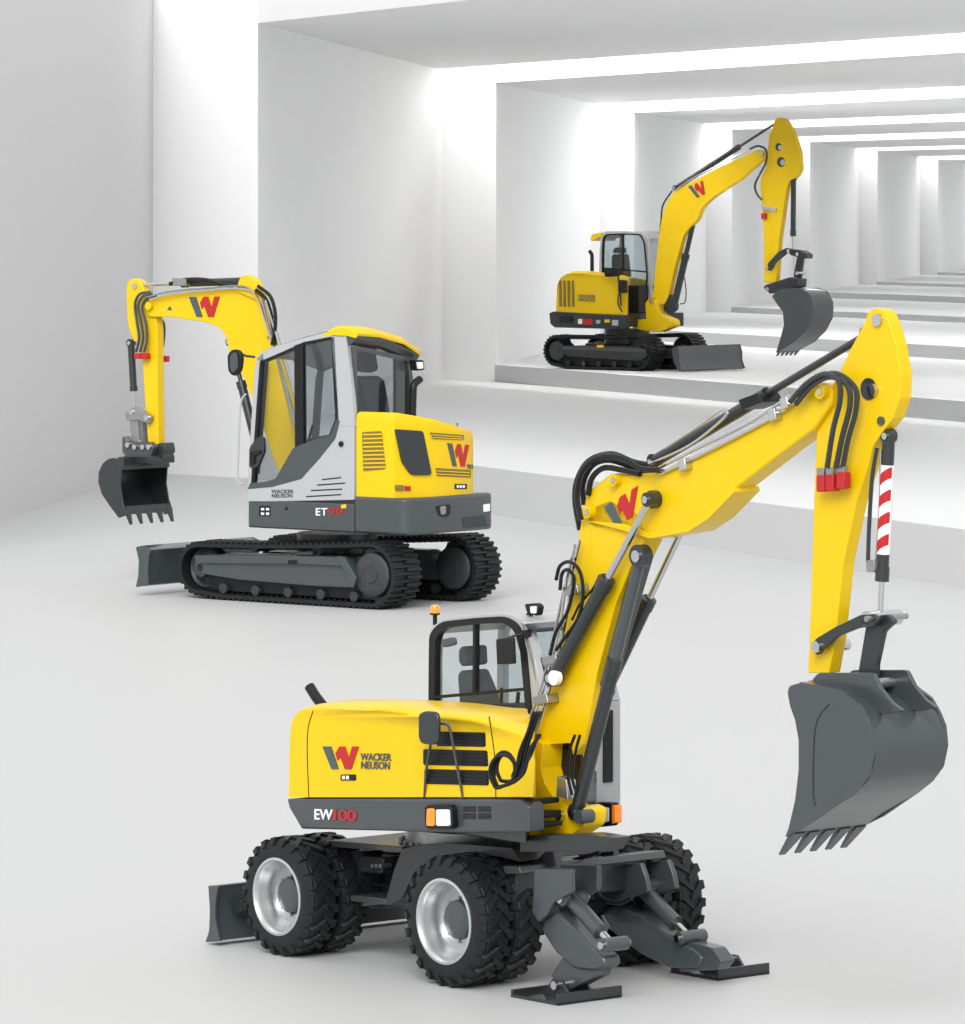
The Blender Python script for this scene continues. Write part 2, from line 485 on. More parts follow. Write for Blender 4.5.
# ------------------------------------------------------------------ crawler track
def crawler(F, par, u0, u1, d0, W, r0, r1, w0=0.0, sprocket_at=1, prefix='track', lift=0.0, mbody='trackm', slack=.02):
    """rubber belt from u0 (radius r0) to u1 (radius r1), width W inward from d0"""
    th = .045
    sgn = 1 if u1 > u0 else -1
    ua, ub = u0 + sgn * r0, u1 - sgn * r1
    ca, cb = (ua, w0 + r0 + lift), (ub, w0 + r1)
    path = []
    N = 14
    # outer loop, starting at bottom under a going round end a to the top, then end b
    for k in range(N + 1):
        t = -math.pi / 2 - math.pi * k / N
        path.append((ca[0] + sgn * r0 * math.cos(t), ca[1] + r0 * math.sin(t), 0))
    top_a = path[-1]
    top_b = (cb[0], cb[1] + r1)
    for k in range(1, 12):
        t = k / 12
        path.append((top_a[0] + (top_b[0] - top_a[0]) * t, top_a[1] + (top_b[1] - top_a[1]) * t - slack * math.sin(math.pi * t), 1))
    for k in range(N + 1):
        t = math.pi / 2 - math.pi * k / N
        path.append((cb[0] + sgn * r1 * math.cos(t), cb[1] + r1 * math.sin(t), 2))
    bot_b = path[-1]; bot_a = path[0]
    ext = (cb[0] * .18 + ca[0] * .82, w0)
    for k in range(1, 14):
        t = k / 14
        u = bot_b[0] + (bot_a[0] - bot_b[0]) * t
        w = w0 if t < .86 else w0 + (bot_a[1] - w0) * (t - .86) / .14
        path.append((u, w, 3))
    P = [Vector((p[0], p[1])) for p in path]
    # resample evenly
    L = [0.0]
    for i in range(len(P)): L.append(L[-1] + (P[(i + 1) % len(P)] - P[i]).length)
    total = L[-1]
    def at(s):
        s %= total
        for i in range(len(P)):
            if L[i + 1] >= s:
                t = (s - L[i]) / max(L[i + 1] - L[i], 1e-9); a = P[i]; b = P[(i + 1) % len(P)]
                return a.lerp(b, t), (b - a).normalized()
        return P[0], (P[1] - P[0]).normalized()
    C = (Vector(ca) + Vector(cb)) / 2
    n = int(total / .095); mb = MB(F)
    outer = []; inner = []
    M2 = n * 2
    for i in range(M2):
        p, t = at(total * i / M2); nn = Vector((-t.y, t.x))
        if nn.dot(p - C) < 0: nn = -nn
        q, r = p - nn * .028, p - nn * (.028 + th)
        q.y = max(q.y, w0 + .028); outer.append(q); inner.append(r)
    rows = [[mb.V((q.x, d0, q.y)) for q in outer], [mb.V((q.x, d0 + W, q.y)) for q in outer], [mb.V((q.x, d0 + W, q.y)) for q in inner], [mb.V((q.x, d0, q.y)) for q in inner]]
    for a, b in zip(rows, rows[1:] + rows[:1]):
        for i in range(M2): mb.face([a[i], b[i], b[(i + 1) % M2], a[(i + 1) % M2]])
    for i in range(n):                                   # cleats
        p, t = at(total * (i + .5) / n); nn = Vector((-t.y, t.x))
        if nn.dot(p - C) < 0: nn = -nn
        base = p - nn * .030; hw = .024
        for (da, db, sh) in ((-.004, W * .54, .0), (W * .46, W + .004, .0)):
            off = 0 if da < 0 else 0.047
            pts = []
            for (dd, k1) in ((da, 0), (db, 0)):
                pass
            def c(dd, s, h): q = base + t * (s + off) + nn * h; return (q.x, d0 + dd, max(q.y, w0))
            mb.prism3([c(da, -hw, 0), c(da, hw, 0), c(db, hw, 0), c(db, -hw, 0)], [c(da, -hw * .6, .030), c(da, hw * .6, .030), c(db, hw * .6, .030), c(db, -hw * .6, .030)])
        # inner guide tooth
        b2 = p - nn * (.028 + th)
        def c(dd, s, h): q = b2 + t * s - nn * h; return (q.x, d0 + dd, q.y)
        mb.prism3([c(W * .35, -.02, -.004), c(W * .35, .02, -.004), c(W * .65, .02, -.004), c(W * .65, -.02, -.004)], [c(W * .38, -.01, .03), c(W * .38, .01, .03), c(W * .62, .01, .03), c(W * .62, -.01, .03)])
    belt = mb.done('track_belt', 'rubber', par, smooth=25)
    # idler and sprocket
    for (c, r, isspr) in ((ca, r0, sprocket_at == 0), (cb, r1, sprocket_at == 1)):
        R = r - .028 - th - .004
        if isspr:
            s_ = MB(F); prof = []
            nt = 36
            for k in range(nt):
                a = 2 * math.pi * k / nt; q = R * (1.0 if (k // 2) % 2 else .90)
                prof.append((c[0] + q * math.cos(a), d0 + W * .3, c[1] + q * math.sin(a)))
            s_.prism3(prof, [(p[0], d0 + W * .7, p[2]) for p in prof])
            s_.lathe(c, [(R * .80, d0 + W * .3), (R * .78, d0 + .05), (R * .70, d0 + .03), (R * .3, d0 + .028), (R * .28, d0 + .015)], 32)
            o = s_.done('sprocket', mbody, par)
        else:
            o = MB(F).lathe(c, [(R * .6, d0 + W * .7), (R, d0 + W * .65), (R, d0 + W * .35), (R * .92, d0 + W * .3), (R * .8, d0 + W * .36), (R * .45, d0 + W * .3), (R * .42, d0 + .06), (R * .2, d0 + .05)], 32).done('idler_wheel', mbody, par)
    k = 5
    for i in range(k):
        t = .12 + .76 * i / (k - 1)
        u = ca[0] + (cb[0] - ca[0]) * t
        MB(F).lathe((u, w0 + .073 + .068), [(.066, d0 + W * .2), (.066, d0 + W * .33), (.05, d0 + W * .36), (.05, d0 + W * .64), (.066, d0 + W * .67), (.066, d0 + W * .8)], 18).done('track_roller', mbody, par)
    return ca, cb

# ================================================================== EW100 wheeled excavator
F1 = Frame(447, 988, HC, -50, 1)
E1 = root('wheeled_excavator', F1, 'large yellow wheeled excavator on twin tyres in the foreground, bucket hanging at the right', 'excavator')
def P1(x, y, d): return F1.P(x, y, d)

# wheels
RW = .415
fu = -0.03
ru = F1.P(277, 955, 0)[0]
WT = .235
proto = wheel_proto(F1, RW, WT)
DW = 1.91
first = True
for (u, R) in ((fu, .425), (ru, .40)):
    for (d, fl) in ((0.0, False), (WT + .03, False), (DW, True), (DW - WT - .03, True)):
        place_wheel(proto, E1, F1, u, d, R, first, fl, R / RW); first = False

# axles
for u, R in ((fu, .425), (ru, .40)):
    m = MB(F1)
    m.lathe((u, R), [(.08, .10), (.13, .13), (.13, .24), (.085, .40), (.075, .7), (.15, .80), (.16, .93), (.15, 1.06), (.075, 1.16), (.085, 1.46), (.13, 1.62), (.13, 1.73), (.08, 1.76)], 20)
    m.done('axle', 'dark', E1)

# chassis
ch = MB(F1).plate([(330, 849), (402, 853), (470, 856), (500, 862), (530, 872), (528, 905), (440, 905), (388, 903), (332, 897)], .62, 1.24, 3).done('chassis_frame', 'dark', E1, .01)
MB(F1).plate([(316, 842), (330, 840), (402, 847), (402, 852), (330, 847), (319, 847)], .32, 1.5).done('top_flange', 'mid', ch, .004)
MB(F1).plate([(329, 893), (388, 899), (388, 905), (329, 899)], .32, 1.5).done('bottom_flange', 'mid', ch, .004)
bar(F1, 'frame_rib', (329, 848), (331, 896), .36, .60, 6, 'mid', ch)
bar(F1, 'frame_rib', (356, 851), (352, 896), .42, .60, 12, 'dark', ch)
MB(F1).plate([(360, 856), (384, 858), (382, 874), (360, 872)], .40, .60, 3).done('valve_block', 'dark', ch, .006)
for i in range(3):
    MB(F1).pcyl(372 + i * 4, 866, 2.2, .36, .45, 12).done('valve_port', 'steel', ch)
MB(F1).pcyl(361, 903, 3.5, .40, .6, 14).done('drain_plug', 'steel', ch)
MB(F1).plate([(402, 849), (418, 845), (450, 843), (512, 848), (520, 862), (505, 858), (470, 852), (435, 856), (414, 872), (402, 898), (388, 906), (385, 903), (394, 870)], .30, 1.15, 2).done('mudguard', 'dark', E1, .006)
MB(F1).plate([(430, 866), (470, 858), (505, 868), (512, 905), (430, 905)], .56, 1.3, 4).done('gearbox', 'dark', E1, .01)
for i, (a, b, c) in enumerate((((345, 870), (380, 862), (430, 878)), ((335, 880), (372, 884), (420, 892)), ((340, 860), (390, 872), (440, 868)))):
    MB(F1).hose([a, b, c], .50, .012).done('hydraulic_hose', 'black', ch)

# slewing ring
c = F1.P(474, 838, .90); cx, cd = c[0], c[1]
def disc(mb, cx, cd, r, w0, w1, n=48): return mb.slab([(cx + r * math.cos(2 * math.pi * k / n), cd + r * math.sin(2 * math.pi * k / n)) for k in range(n)], w0, w1)
wr = F1.P(474, 852, .90)[2]
wt_ = F1.P(474, 826, .90)[2]
sr = disc(MB(F1), cx, cd, .46, wr, wt_).done('slewing_ring', 'steel', E1)
disc(MB(F1), cx, cd, .52, wr + .03, wr + .07).done('ring_flange', 'mid', sr, .004)
for k in range(30):
    a = 2 * math.pi * k / 30
    disc(MB(F1), cx + .49 * math.cos(a), cd + .49 * math.sin(a), .014, wr + .07, wr + .095, 6).done('ring_bolt', 'steel', sr, smooth=0)

# rear blade
m = MB(F1)
bq = [(208, 896), (217, 896), (214.5, 910), (214, 926), (216, 940), (219, 951), (207, 952.5), (209, 938), (209.5, 920)]
bq_l = [F1.P(x, y, -.02) for x, y in rnd(bq)]
wmin = min(p[2] for p in bq_l); bq_l = [(p[0], p[1], max(.012, p[2] - wmin + .012)) for p in bq_l]
m.prism3(bq_l, [(p[0], 1.88, p[2]) for p in bq_l])
bl = m.done('rear_blade', 'mid', E1, .004)
for dd in (-.035, 1.88):
    m = MB(F1)
    m.prism3([(p[0] + (.0 if p[0] < bq_l[0][0] else .03), dd, p[2]) for p in bq_l], [(p[0] + (.0 if p[0] < bq_l[0][0] else .03), dd + .02, p[2]) for p in bq_l])
    m.done('side_wear_plate', 'mid', bl, .002)
ub = max(p[0] for p in bq_l)
for dd in (.62, 1.14):
    MB(F1).prism3([(ub - .02, dd, .30), (ru + .1, dd, .42), (ru + .1, dd, .34), (ub - .02, dd, .16)], [(ub - .02, dd + .09, .30), (ru + .1, dd + .09, .42), (ru + .1, dd + .09, .34), (ub - .02, dd + .09, .16)]).done('blade_arm', 'dark', bl, .006)
MB(F1).plate([(231, 901), (242, 901), (242, 910), (238, 914), (231, 911)], .10, .2).done('blade_lug', 'dark', bl, .003)

# platform under the upper body
skirt = [(286, 799), (400, 798), (496, 798), (520, 799), (528, 806), (528, 832), (455, 833), (405, 831.5), (300, 829), (288, 808)]
q = [F1.P(x, y, .0) for x, y in rnd(skirt, 0)]
def widen(q, du, dw): return q
sk = MB(F1)
cu_ = sum(p[0] for p in q) / len(q); cw_ = sum(p[2] for p in q) / len(q)
def inset(q, d, ku, kw): return [(cu_ + (p[0] - cu_) * ku, d, cw_ + (p[2] - cw_) * kw) for p in q]
sk.loft([inset(q, .0, .99, .90), inset(q, .015, 1, 1), inset(q, .14, 1, 1)])
pw0 = min(p[2] for p in q) + .10; pw1 = max(p[2] for p in q)
ur_ = min(p[0] for p in q)
def uat(px, py, d): return F1.P(px, py, d)[0]
sk.slab([(ur_ + .03, .13), (uat(526, 815, .13), .13), (uat(530, 815, .40), .40), (uat(600, 815, 1.5), 1.5), (uat(600, 815, 1.5) - .05, 1.64), (ur_ + .03, 1.64)], pw0, pw1)
upper = sk.done('platform', 'mid', E1, .01)
lettering('model_letters', 'EW', 'white', F1, [(315, 809), (333, 809.5), (333, 820), (315, 819.5)], -.002, upper)['label'] = 'white letters EW'
lettering('model_number', '100', 'red', F1, [(334, 809.5), (357, 810.5), (357, 821.5), (334, 820.5)], -.002, upper, spacing=.85)['label'] = 'red figures 100'
for j in range(2):
    for i in range(2):
        x0 = 463 + i * 15; y0 = 806.5 + j * 7
        for k in range(3): MB(F1).plate(rect(x0, y0 + k * 2, x0 + 12.5, y0 + k * 2 + 1.3), -.004, .03).done('air_slot', 'black', upper, smooth=0)
lb = MB(F1).plate([(424, 805), (451, 805), (453, 829), (425, 829)], -.05, .02, 5).done('headlight', 'black', upper, .006)
MB(F1).plate([(426.5, 808.5), (433.5, 808.5), (434, 826), (426, 826)], -.062, -.03, 2).done('indicator_lens', 'orange', lb, .003)['label'] = 'orange indicator lens'
MB(F1).plate([(435.5, 809.5), (448.5, 809.5), (449.5, 826), (436, 826)], -.062, -.03, 2).done('lamp_lens', 'lamp', lb, .003)['label'] = 'clear headlight lens'
# bracket at the front of the platform
br = MB(F1).plate([(498, 782), (507, 782), (509, 800), (524, 806), (524, 812), (530, 812), (530, 832), (496, 832)], .08, .16, 2).done('front_bracket', 'mid', upper, .008)
for (x, y, w, h) in ((512, 800, 14, 6), (512, 813, 16, 7), (514, 824, 15, 5)):
    MB(F1).plate(rect(x, y, x + w, y + h), .02, .3, 1.5).done('hose_clamp', 'black', br, .004)

# engine hood
hood = [(287, 797), (287.5, 760), (289, 722, 8), (295, 709, 6), (306, 703.5, 8), (330, 701.5, 20), (383, 702.5, 20), (415, 708, 10), (470, 712, 8), (500, 720), (528, 733, 8), (535, 760), (533, 797)]
hq = [F1.P(x, y, .0) for x, y in rnd(hood)]
wb = F1.P(400, 797, 0)[2]; wtop = max(p[2] for p in hq)
u_r = min(p[0] for p in hq)
def hsec(d, dd, kk):
    out = []
    for p in hq:
        k = (p[2] - wb) / (wtop - wb)
        u = p[0]
        if dd and u < u_r + .35: u = u + dd * (1 - (u - u_r) / .35)
        lim = F1.P(536 - d * 14, 760, d)[0]
        u = min(u, lim)
        out.append((u, d, wb + (p[2] - wb) * (1 - kk * max(0, k) ** 3)))
    return out
hb = MB(F1)
hb.loft([hsec(.0, .02, .10), hsec(.03, .0, .055), hsec(.10, .0, .02), hsec(.24, 0, 0.0), hsec(.40, 0, .02), hsec(.60, 0, .05), hsec(.80, 0, .09), hsec(.98, 0, .14)])
hoodo = hb.done('engine_hood', 'yellow', E1, .012, smooth=50)
rearq = [(287, 797), (288, 752), (292, 740, 8), (300, 732, 8), (330, 729), (332, 797)]
q = [F1.P(x, y, 0) for x, y in rnd(rearq)]
MB(F1).prism3([(p[0], .98, p[2]) for p in q], [(p[0], 1.66, p[2]) for p in q]).done('rear_hood', 'yellow', E1, .02)
# seams
MB(F1).hose([(309, 797), (307.5, 760), (308, 730), (313, 711)], -.0, .004).done('panel_seam', 'black', hoodo)
MB(F1).hose([(489, 716.5), (492, 735), (495, 760), (496, 797)], -.0, .004).done('panel_seam', 'black', hoodo)
emblem(F1, [(323, 746.5), (359, 746.5), (359, 769), (323, 769)], -.002, hoodo)
t_ = lettering('maker_name', 'WACKER\nNEUSON', 'ink', F1, [(361, 753), (391.5, 753.5), (391.5, 769.5), (361, 768.5)], -.002, hoodo)
MB(F1).plate(rect(340.5, 774.5, 355.5, 780.5), -.006, .002, 1).done('stage_label', 'black', hoodo, smooth=0)
for i in range(2): MB(F1).plate(rect(342 + i * 4, 775.7, 344.6 + i * 4, 779.3), -.009, .002).done('label_print', 'white', hoodo, smooth=0)
for (a, b_, c_, d_) in (((439, 731.5), (485, 732.5), (485.5, 747), (436, 746)), ((423, 749), (487, 750.5), (488, 766.5), (423, 765)), ((424, 769), (488.5, 770.5), (488.5, 785.5), (424, 784))):
    v = MB(F1).plate([a, b_, c_, d_], -.004, .03, 2).done('air_vent', 'black', hoodo, .002)
    for k in range(4):
        m = MB(F1)
        t = (k + .5) / 4
        y0 = a[1] + (d_[1] - a[1]) * t; y1 = b_[1] + (c_[1] - b_[1]) * t
        m.plate([(a[0] + 2, y0 - .8), (b_[0] - 2, y0 - .8 + (y1 - y0)), (b_[0] - 2, y0 + .8 + (y1 - y0)), (a[0] + 2, y0 + .8)], -.012, 0)
        m.done('vent_slat', 'black', v, smooth=0)
# exhaust
MB(F1).tube([F1.P(x, y, .45) for x, y in ((323, 706), (316, 697), (309.5, 686.5))], .036, 16).done('exhaust_pipe', 'black', hoodo)
# handrail and mirror
hr = MB(F1).hose([(424.5, 797), (426, 772), (430, 748), (433, 731), (438, 724.5), (445, 724), (450, 730), (456, 760), (463, 798)], [.0, -.03, -.07, -.08, -.08, -.08, -.07, -.04, 0], .009).done('handrail', 'mid', E1)
mr_ = MB(F1).plate([(418, 714, 6), (424, 711, 5), (436, 712, 6), (438, 720), (437.5, 742, 5), (433, 745, 4), (421, 744, 6), (418, 738)], -.15, -.12, 4).done('mirror', 'dark', E1, .01)
MB(F1).plate([(427, 716, 4), (436, 716, 4), (436, 740, 4), (427, 740, 4)], -.12, -.105, 3).done('mirror_back', 'black', mr_, .004)
MB(F1).tube([F1.P(428, 732, -.12), F1.P(434, 730, -.08)], .012).done('mirror_arm', 'black', mr_)

# cab
DC0, DC1 = 1.0, 1.66
co = rnd([(428, 726), (428.5, 660), (429, 630, 10), (441, 619.5, 8), (475, 615.5), (509, 613.5, 12), (525, 622, 12), (533, 650), (541, 726)], 0, 5)
ci = rnd([(434, 726), (434.5, 660), (435, 634, 9), (444, 625.5, 7), (475, 621.5), (506, 619.5, 11), (518, 628, 10), (524, 652), (530.5, 726)], 0, 5)
oq = [F1.P(x, y, DC0) for x, y in co]; iq = [F1.P(x, y, DC0) for x, y in ci]
cab = ring_mb(MB(F1), oq, iq, (0, .07, 0)).done('cab_frame', 'light', E1, .008)
ring_mb(MB(F1), [(p[0], DC1, p[2]) for p in oq], [(p[0], DC1, p[2]) for p in iq], (0, -.05, 0)).done('cab_side_frame', 'light', cab, .006)
# window rubber
gi = rnd([(435.5, 726), (436, 660), (437, 637, 8), (445, 628, 6), (475, 624.3), (505, 622.5, 9), (515.5, 630, 9), (521.5, 652), (528, 726)], 0, 5)
ring_mb(MB(F1), [(p[0], DC0 - .012, p[2]) for p in [F1.P(x, y, DC0) for x, y in rnd([(429.5, 726), (430, 660), (430.5, 633, 9), (442, 621.5, 7), (475, 618), (507, 616, 11), (521, 625, 11), (527.5, 652), (534, 726)], 0, 5)]], [(p[0], DC0 - .012, p[2]) for p in [F1.P(x, y, DC0) for x, y in gi]], (0, .05, 0)).done('window_seal', 'black', cab, .002)
MB(F1).plate([(x, y) for x, y in gi], DC0 + .012, DC0 + .018).done('side_glass', 'glass', cab, smooth=0)
gq = [F1.P(x, y, DC0) for x, y in gi]
MB(F1).prism3([(p[0], DC1 - .03, p[2]) for p in gq], [(p[0], DC1 - .024, p[2]) for p in gq]).done('door_glass', 'glass', cab, smooth=0)
bar(F1, 'window_bar', (434, 697.2), (528, 688.8), DC0 - .01, DC0 + .04, 3.2, 'black', cab)
bar(F1, 'window_divider', (474, 624), (473.5, 694), DC0 - .01, DC0 + .03, 2.4, 'black', cab)
# roof
roof_pts = rnd([(430, 634, 8), (441, 620, 8), (475, 616), (509, 614, 12), (525, 623, 8), (523, 627), (507, 617.5), (475, 620), (443, 624), (434, 634)], 0, 4)
rq = [F1.P(x, y, DC0) for x, y in roof_pts]
MB(F1).prism3([(p[0], DC0 + .02, p[2]) for p in rq], [(p[0], DC1 - .02, p[2]) for p in rq]).done('cab_roof', 'light', cab, .006)
# front face: pillars, roof visor and windscreen
uf = F1.P(533, 650, DC0)[0]
w_lo = F1.P(541, 830, DC0)[2]; w_md = F1.P(541, 706, DC0)[2]; w_hi = F1.P(525, 622, DC0)[2]
uft = F1.P(525, 622, DC0)[0]; ufb = F1.P(541, 709, DC0)[0]
uff = ufb + .05
def fq(d, k): return (uft + (uff - uft) * (1 - k), d, w_md + (w_hi - w_md) * k)
outer = [fq(DC0, 0), fq(DC0, 1), fq(DC1, 1), fq(DC1, 0)]
inner = [fq(DC0 + .06, .06), fq(DC0 + .06, .9), fq(DC1 - .05, .9), fq(DC1 - .05, .06)]
ring_mb(MB(F1), outer, inner, (-.05, 0, 0)).done('front_frame', 'light', cab, .008)
inner2 = [fq(DC0 + .075, .09), fq(DC0 + .075, .87), fq(DC1 - .065, .87), fq(DC1 - .065, .09)]
ring_mb(MB(F1), inner, inner2, (-.02, 0, 0)).done('windscreen_seal', 'black', cab)
MB(F1).prism3(inner2, [(p[0] - .006, p[1], p[2]) for p in inner2]).done('windscreen', 'glass', cab, smooth=0)
lo = [(ufb + .05, DC0, w_lo), (ufb + .05, DC1, w_lo), (ufb + .05, DC1, w_md), (ufb + .05, DC0, w_md)]
MB(F1).prism3(lo, [(p[0] - .10, p[1], p[2]) for p in lo]).done('front_panel', 'light', cab, .01)
wd_ = [(ufb + .062, DC1 - .16, w_lo + .28), (ufb + .062, DC1 - .08, w_lo + .28), (ufb + .062, DC1 - .08, w_md - .06), (ufb + .062, DC1 - .16, w_md - .06)]
MB(F1).prism3(wd_, [(p[0] - .02, p[1], p[2]) for p in wd_]).done('lower_window', 'black', cab)
lo = [(ufb, DC0 + .02, w_lo), (ufb, DC0 + .02, w_md - .12), (oq[0][0], DC0 + .02, w_md - .12), (oq[0][0], DC0 + .02, w_lo)]
MB(F1).prism3(lo, [(p[0], DC0 + .06, p[2]) for p in lo]).done('side_panel', 'dark', cab, .006)
MB(F1).prism3([(uft - .08, DC0 + .0, w_hi + .005), (uft + .12, DC0, w_hi - .035), (uft + .12, DC0, w_hi - .06), (uft - .02, DC0, w_hi - .04)],
              [(uft - .08, DC1, w_hi + .005), (uft + .12, DC1, w_hi - .035), (uft + .12, DC1, w_hi - .06), (uft - .02, DC1, w_hi - .04)]).done('roof_visor', 'dark', cab, .006)
# beacon, work lamp, inner lamp, mirror
bc = F1.P(435, 622, 1.12)
bo = MB(F1)
def vlathe(F, c, prof, n=20):
    mb = MB(F)
    return mb.loft([[(c[0] + r * math.cos(2 * math.pi * k / n), c[1] + r * math.sin(2 * math.pi * k / n), c[2] + w) for k in range(n)] for r, w in prof])
b_ = vlathe(F1, bc, [(.015, -.02), (.015, .045), (.035, .05), (.035, .062)]).done('beacon', 'black', E1)
vlathe(F1, bc, [(.034, .060), (.034, .095), (.026, .112), (.008, .118)]).done('beacon_lens', 'orange', b_)['label'] = 'orange beacon lens'
wlm = MB(F1).plate([(524, 604, 2), (536, 603, 2), (539, 607), (537, 616, 2), (527, 614, 2)], 1.10, 1.15).done('work_lamp', 'black', E1, .008)
MB(F1).plate([(530, 606.5), (536, 606), (535.5, 613.5), (530.5, 613)], 1.09, 1.10, 1).done('lamp_lens', 'lamp', wlm)
MB(F1).hose([(527, 615), (530, 613), (532, 618)], 1.15, .01).done('lamp_bracket', 'black', wlm)
cm = MB(F1).plate([(495.5, 639, 2), (512, 637, 2), (513.5, 664, 2), (496.5, 664.5, 2)], .88, .91, 2).done('cab_mirror', 'black', E1, .008)
MB(F1).hose([(504, 640), (512, 636.5), (523, 633.5)], [.89, .93, .99], .008).done('mirror_arm', 'black', cm)
MB(F1).plate(rect(522, 630, 526, 638), .97, 1.02, 1).done('mirror_mount', 'black', cm, .003)
# seat
st = MB(F1).plate([(460, 709), (457.5, 675, 3), (461, 670, 3), (466, 671, 3), (474, 690), (480, 709)], 1.2, 1.40, 2).done('seat', 'seat', E1, .02)
MB(F1).plate([(458, 650, 3), (461, 646, 3), (465, 647, 2), (466, 665, 2), (461, 667, 3), (458, 661, 3)], 1.2, 1.40, 4).done('headrest', 'seat', st, .02)
MB(F1).plate([(440, 640), (450, 637), (452, 645), (441, 648)], 1.5, 1.56, 3).done('cab_speaker', 'seat', cab, .01)
MB(F1).plate([(488, 704, 3), (530, 703, 3), (534, 720), (486, 722)], 1.1, 1.22, 2).done('control_console', 'seat', cab, .01)
MB(F1).hose([(517, 706), (518, 697), (518.5, 692)], 1.16, .014).done('joystick', 'black', cab)
MB(F1).plate([(462, 705), (505, 709), (515, 725), (460, 725)], 1.2, 1.4, 2).done('seat_cushion', 'seat', st, .02)
# lamp on the far front corner
fl_ = MB(F1).plate([(590, 802, 2), (611, 803, 2), (611, 826, 3), (592, 828, 3)], 1.45, 1.52).done('headlight', 'black', E1, .006)
MB(F1).plate([(596, 807), (608, 807.5), (608, 822), (597, 823)], 1.44, 1.46, 2).done('lamp_lens', 'lamp', fl_, .002)['label'] = 'clear headlight lens'
MB(F1).plate([(610, 805), (615, 805.5), (615, 823), (610, 824)], 1.46, 1.52, 1).done('indicator_lens', 'orange', fl_, .002)['label'] = 'orange indicator lens'
MB(F1).hose([(612, 700), (617, 705), (618, 760), (613, 770), (610, 768)], 1.70, .006).done('grab_rail', 'black', cab)

FB = Offset(F1, -.27)
# boom foot
DB0, DB1 = .72, .88
foot = MB(FB).plate([(536, 740), (530, 765), (528, 798), (519, 838), (545, 841), (563, 840), (584, 826, 4), (586, 810, 4), (578, 806), (568, 807), (555, 799), (545, 784), (541, 768), (543, 744)], DB0 - .06, DB1 - .04, 1).done('boom_foot', 'yellow', E1, .012)
MB(FB).pcyl(558, 816, 5, DB0 - .10, DB1).done('pivot_pin', 'chrome', foot)
MB(FB).pcyl(578, 817, 7, DB0 - .13, DB0 - .02).done('cylinder_bearing', 'mid', foot)
MB(FB).plate([(520, 836), (585, 834), (612, 838), (604, 851), (520, 852)], .50, .66, 1).done('slew_bearing_bracket', 'dark', foot, .006)
# lower boom
lo_b = [(583, 512, 5), (578, 540), (574, 575), (563, 640), (550, 692), (534, 746), (529, 770), (538, 772), (544, 745, 4), (571, 743, 3), (573, 756, 2), (583, 745), (588, 724), (597, 673), (615, 605), (630, 568), (645, 538, 4), (640, 515, 6), (610, 500)]
lb_ = MB(FB).plate(lo_b, DB0, DB1, 2).done('lower_boom', 'yellow', E1, .012)
MB(FB).plate([(541, 742), (577, 742), (583, 775), (575, 808), (556, 803), (541, 788)], DB1 - .05, DB1 - .02).done('opening_shade', 'black', lb_)  # black sheet added to stand for the dark of the boom opening
# upper boom
up_b = [(583, 511, 3), (585, 498), (592, 488), (608, 475), (634, 474), (662, 470), (674, 464), (725, 441), (778, 412), (808, 388, 5), (822, 381, 6), (833, 389, 6), (831, 404, 4), (813, 430), (778, 456), (734, 490), (707, 517), (686, 530, 5), (648, 537, 5), (620, 528), (596, 530, 4), (586, 523, 4)]
ub_ = MB(FB).plate(up_b, DB0, DB1, 1).done('upper_boom', 'yellow', E1, .014)
MB(FB).plate([(586, 521), (620, 530), (650, 539), (688, 532), (708, 519), (734, 492), (733, 487), (706, 512), (685, 526), (648, 533), (622, 524)], DB0 - .03, DB1 + .03).done('boom_flange', 'yellow', ub_, .004)
emblem(FB, [(604.5, 507), (638, 486), (639, 513), (608.7, 531)], DB0 - .002, ub_)
for (x, y, r) in ((612, 480, 6.5), (586, 512, 6.5), (650.5, 499.5, 9), (819, 392, 7)):
    o = MB(FB).pcyl(x, y, r, DB0 - .05, DB1 + .05).done('pivot_pin', 'dark' if r == 9 else 'yellow', ub_)
    MB(FB).pcyl(x, y, r * .5, DB0 - .062, DB0 - .04).done('pin_cap', 'chrome', ub_)
# boom cylinders
hyd(FB, 'boom_cylinder', (554, 678), (650.5, 499.5), .64, .56, .048, .024, E1)
MB(FB).pcyl(553, 678, 7.5, .58, .62).done('pivot_pin', 'white', lb_)
hyd(FB, 'boom_cylinder', (606, 690), (684, 526), .98, .56, .044, .022, E1)
hyd(FB, 'adjusting_cylinder', (577, 812), (641, 556), .66, .60, .046, .038, E1, rod='mid')
MB(FB).plate([(641, 549, 5), (647, 556), (608, 690), (599, 686), (634, 556)], .74, .80, 2).done('cylinder_guard', 'mid', lb_, .004)
# arm cylinder above the boom
ac = hyd(FB, 'arm_cylinder', (655, 461), (868, 334), .82, .54, .040, .024, E1, rod='dark')
MB(FB).plate([(738, 400), (757, 393), (762, 402), (742, 410)], .72, .9, 1).done('cylinder_clamp', 'black', ac, .006)
MB(FB).hose([(655, 470), (700, 447), (745, 425), (772, 408), (790, 396)], .70, .011).done('boom_pipe', 'chrome', ub_)
MB(FB).hose([(660, 474), (700, 455), (745, 432), (776, 415), (798, 400)], .70, .011).done('boom_pipe', 'chrome', ub_)
MB(FB).hose([(650, 464), (690, 445), (722, 420), (727, 410), (718, 412), (700, 425), (665, 448)], .70, .009).done('boom_pipe', 'chrome', ub_)
for (x, y) in ((681, 466), (771, 416), (783, 404)):
    MB(FB).plate([(x - 4, y - 5), (x + 3, y - 8), (x + 5, y + 3), (x - 2, y + 6)], .66, .74, 1).done('pipe_clamp', 'chrome', ub_, .004)
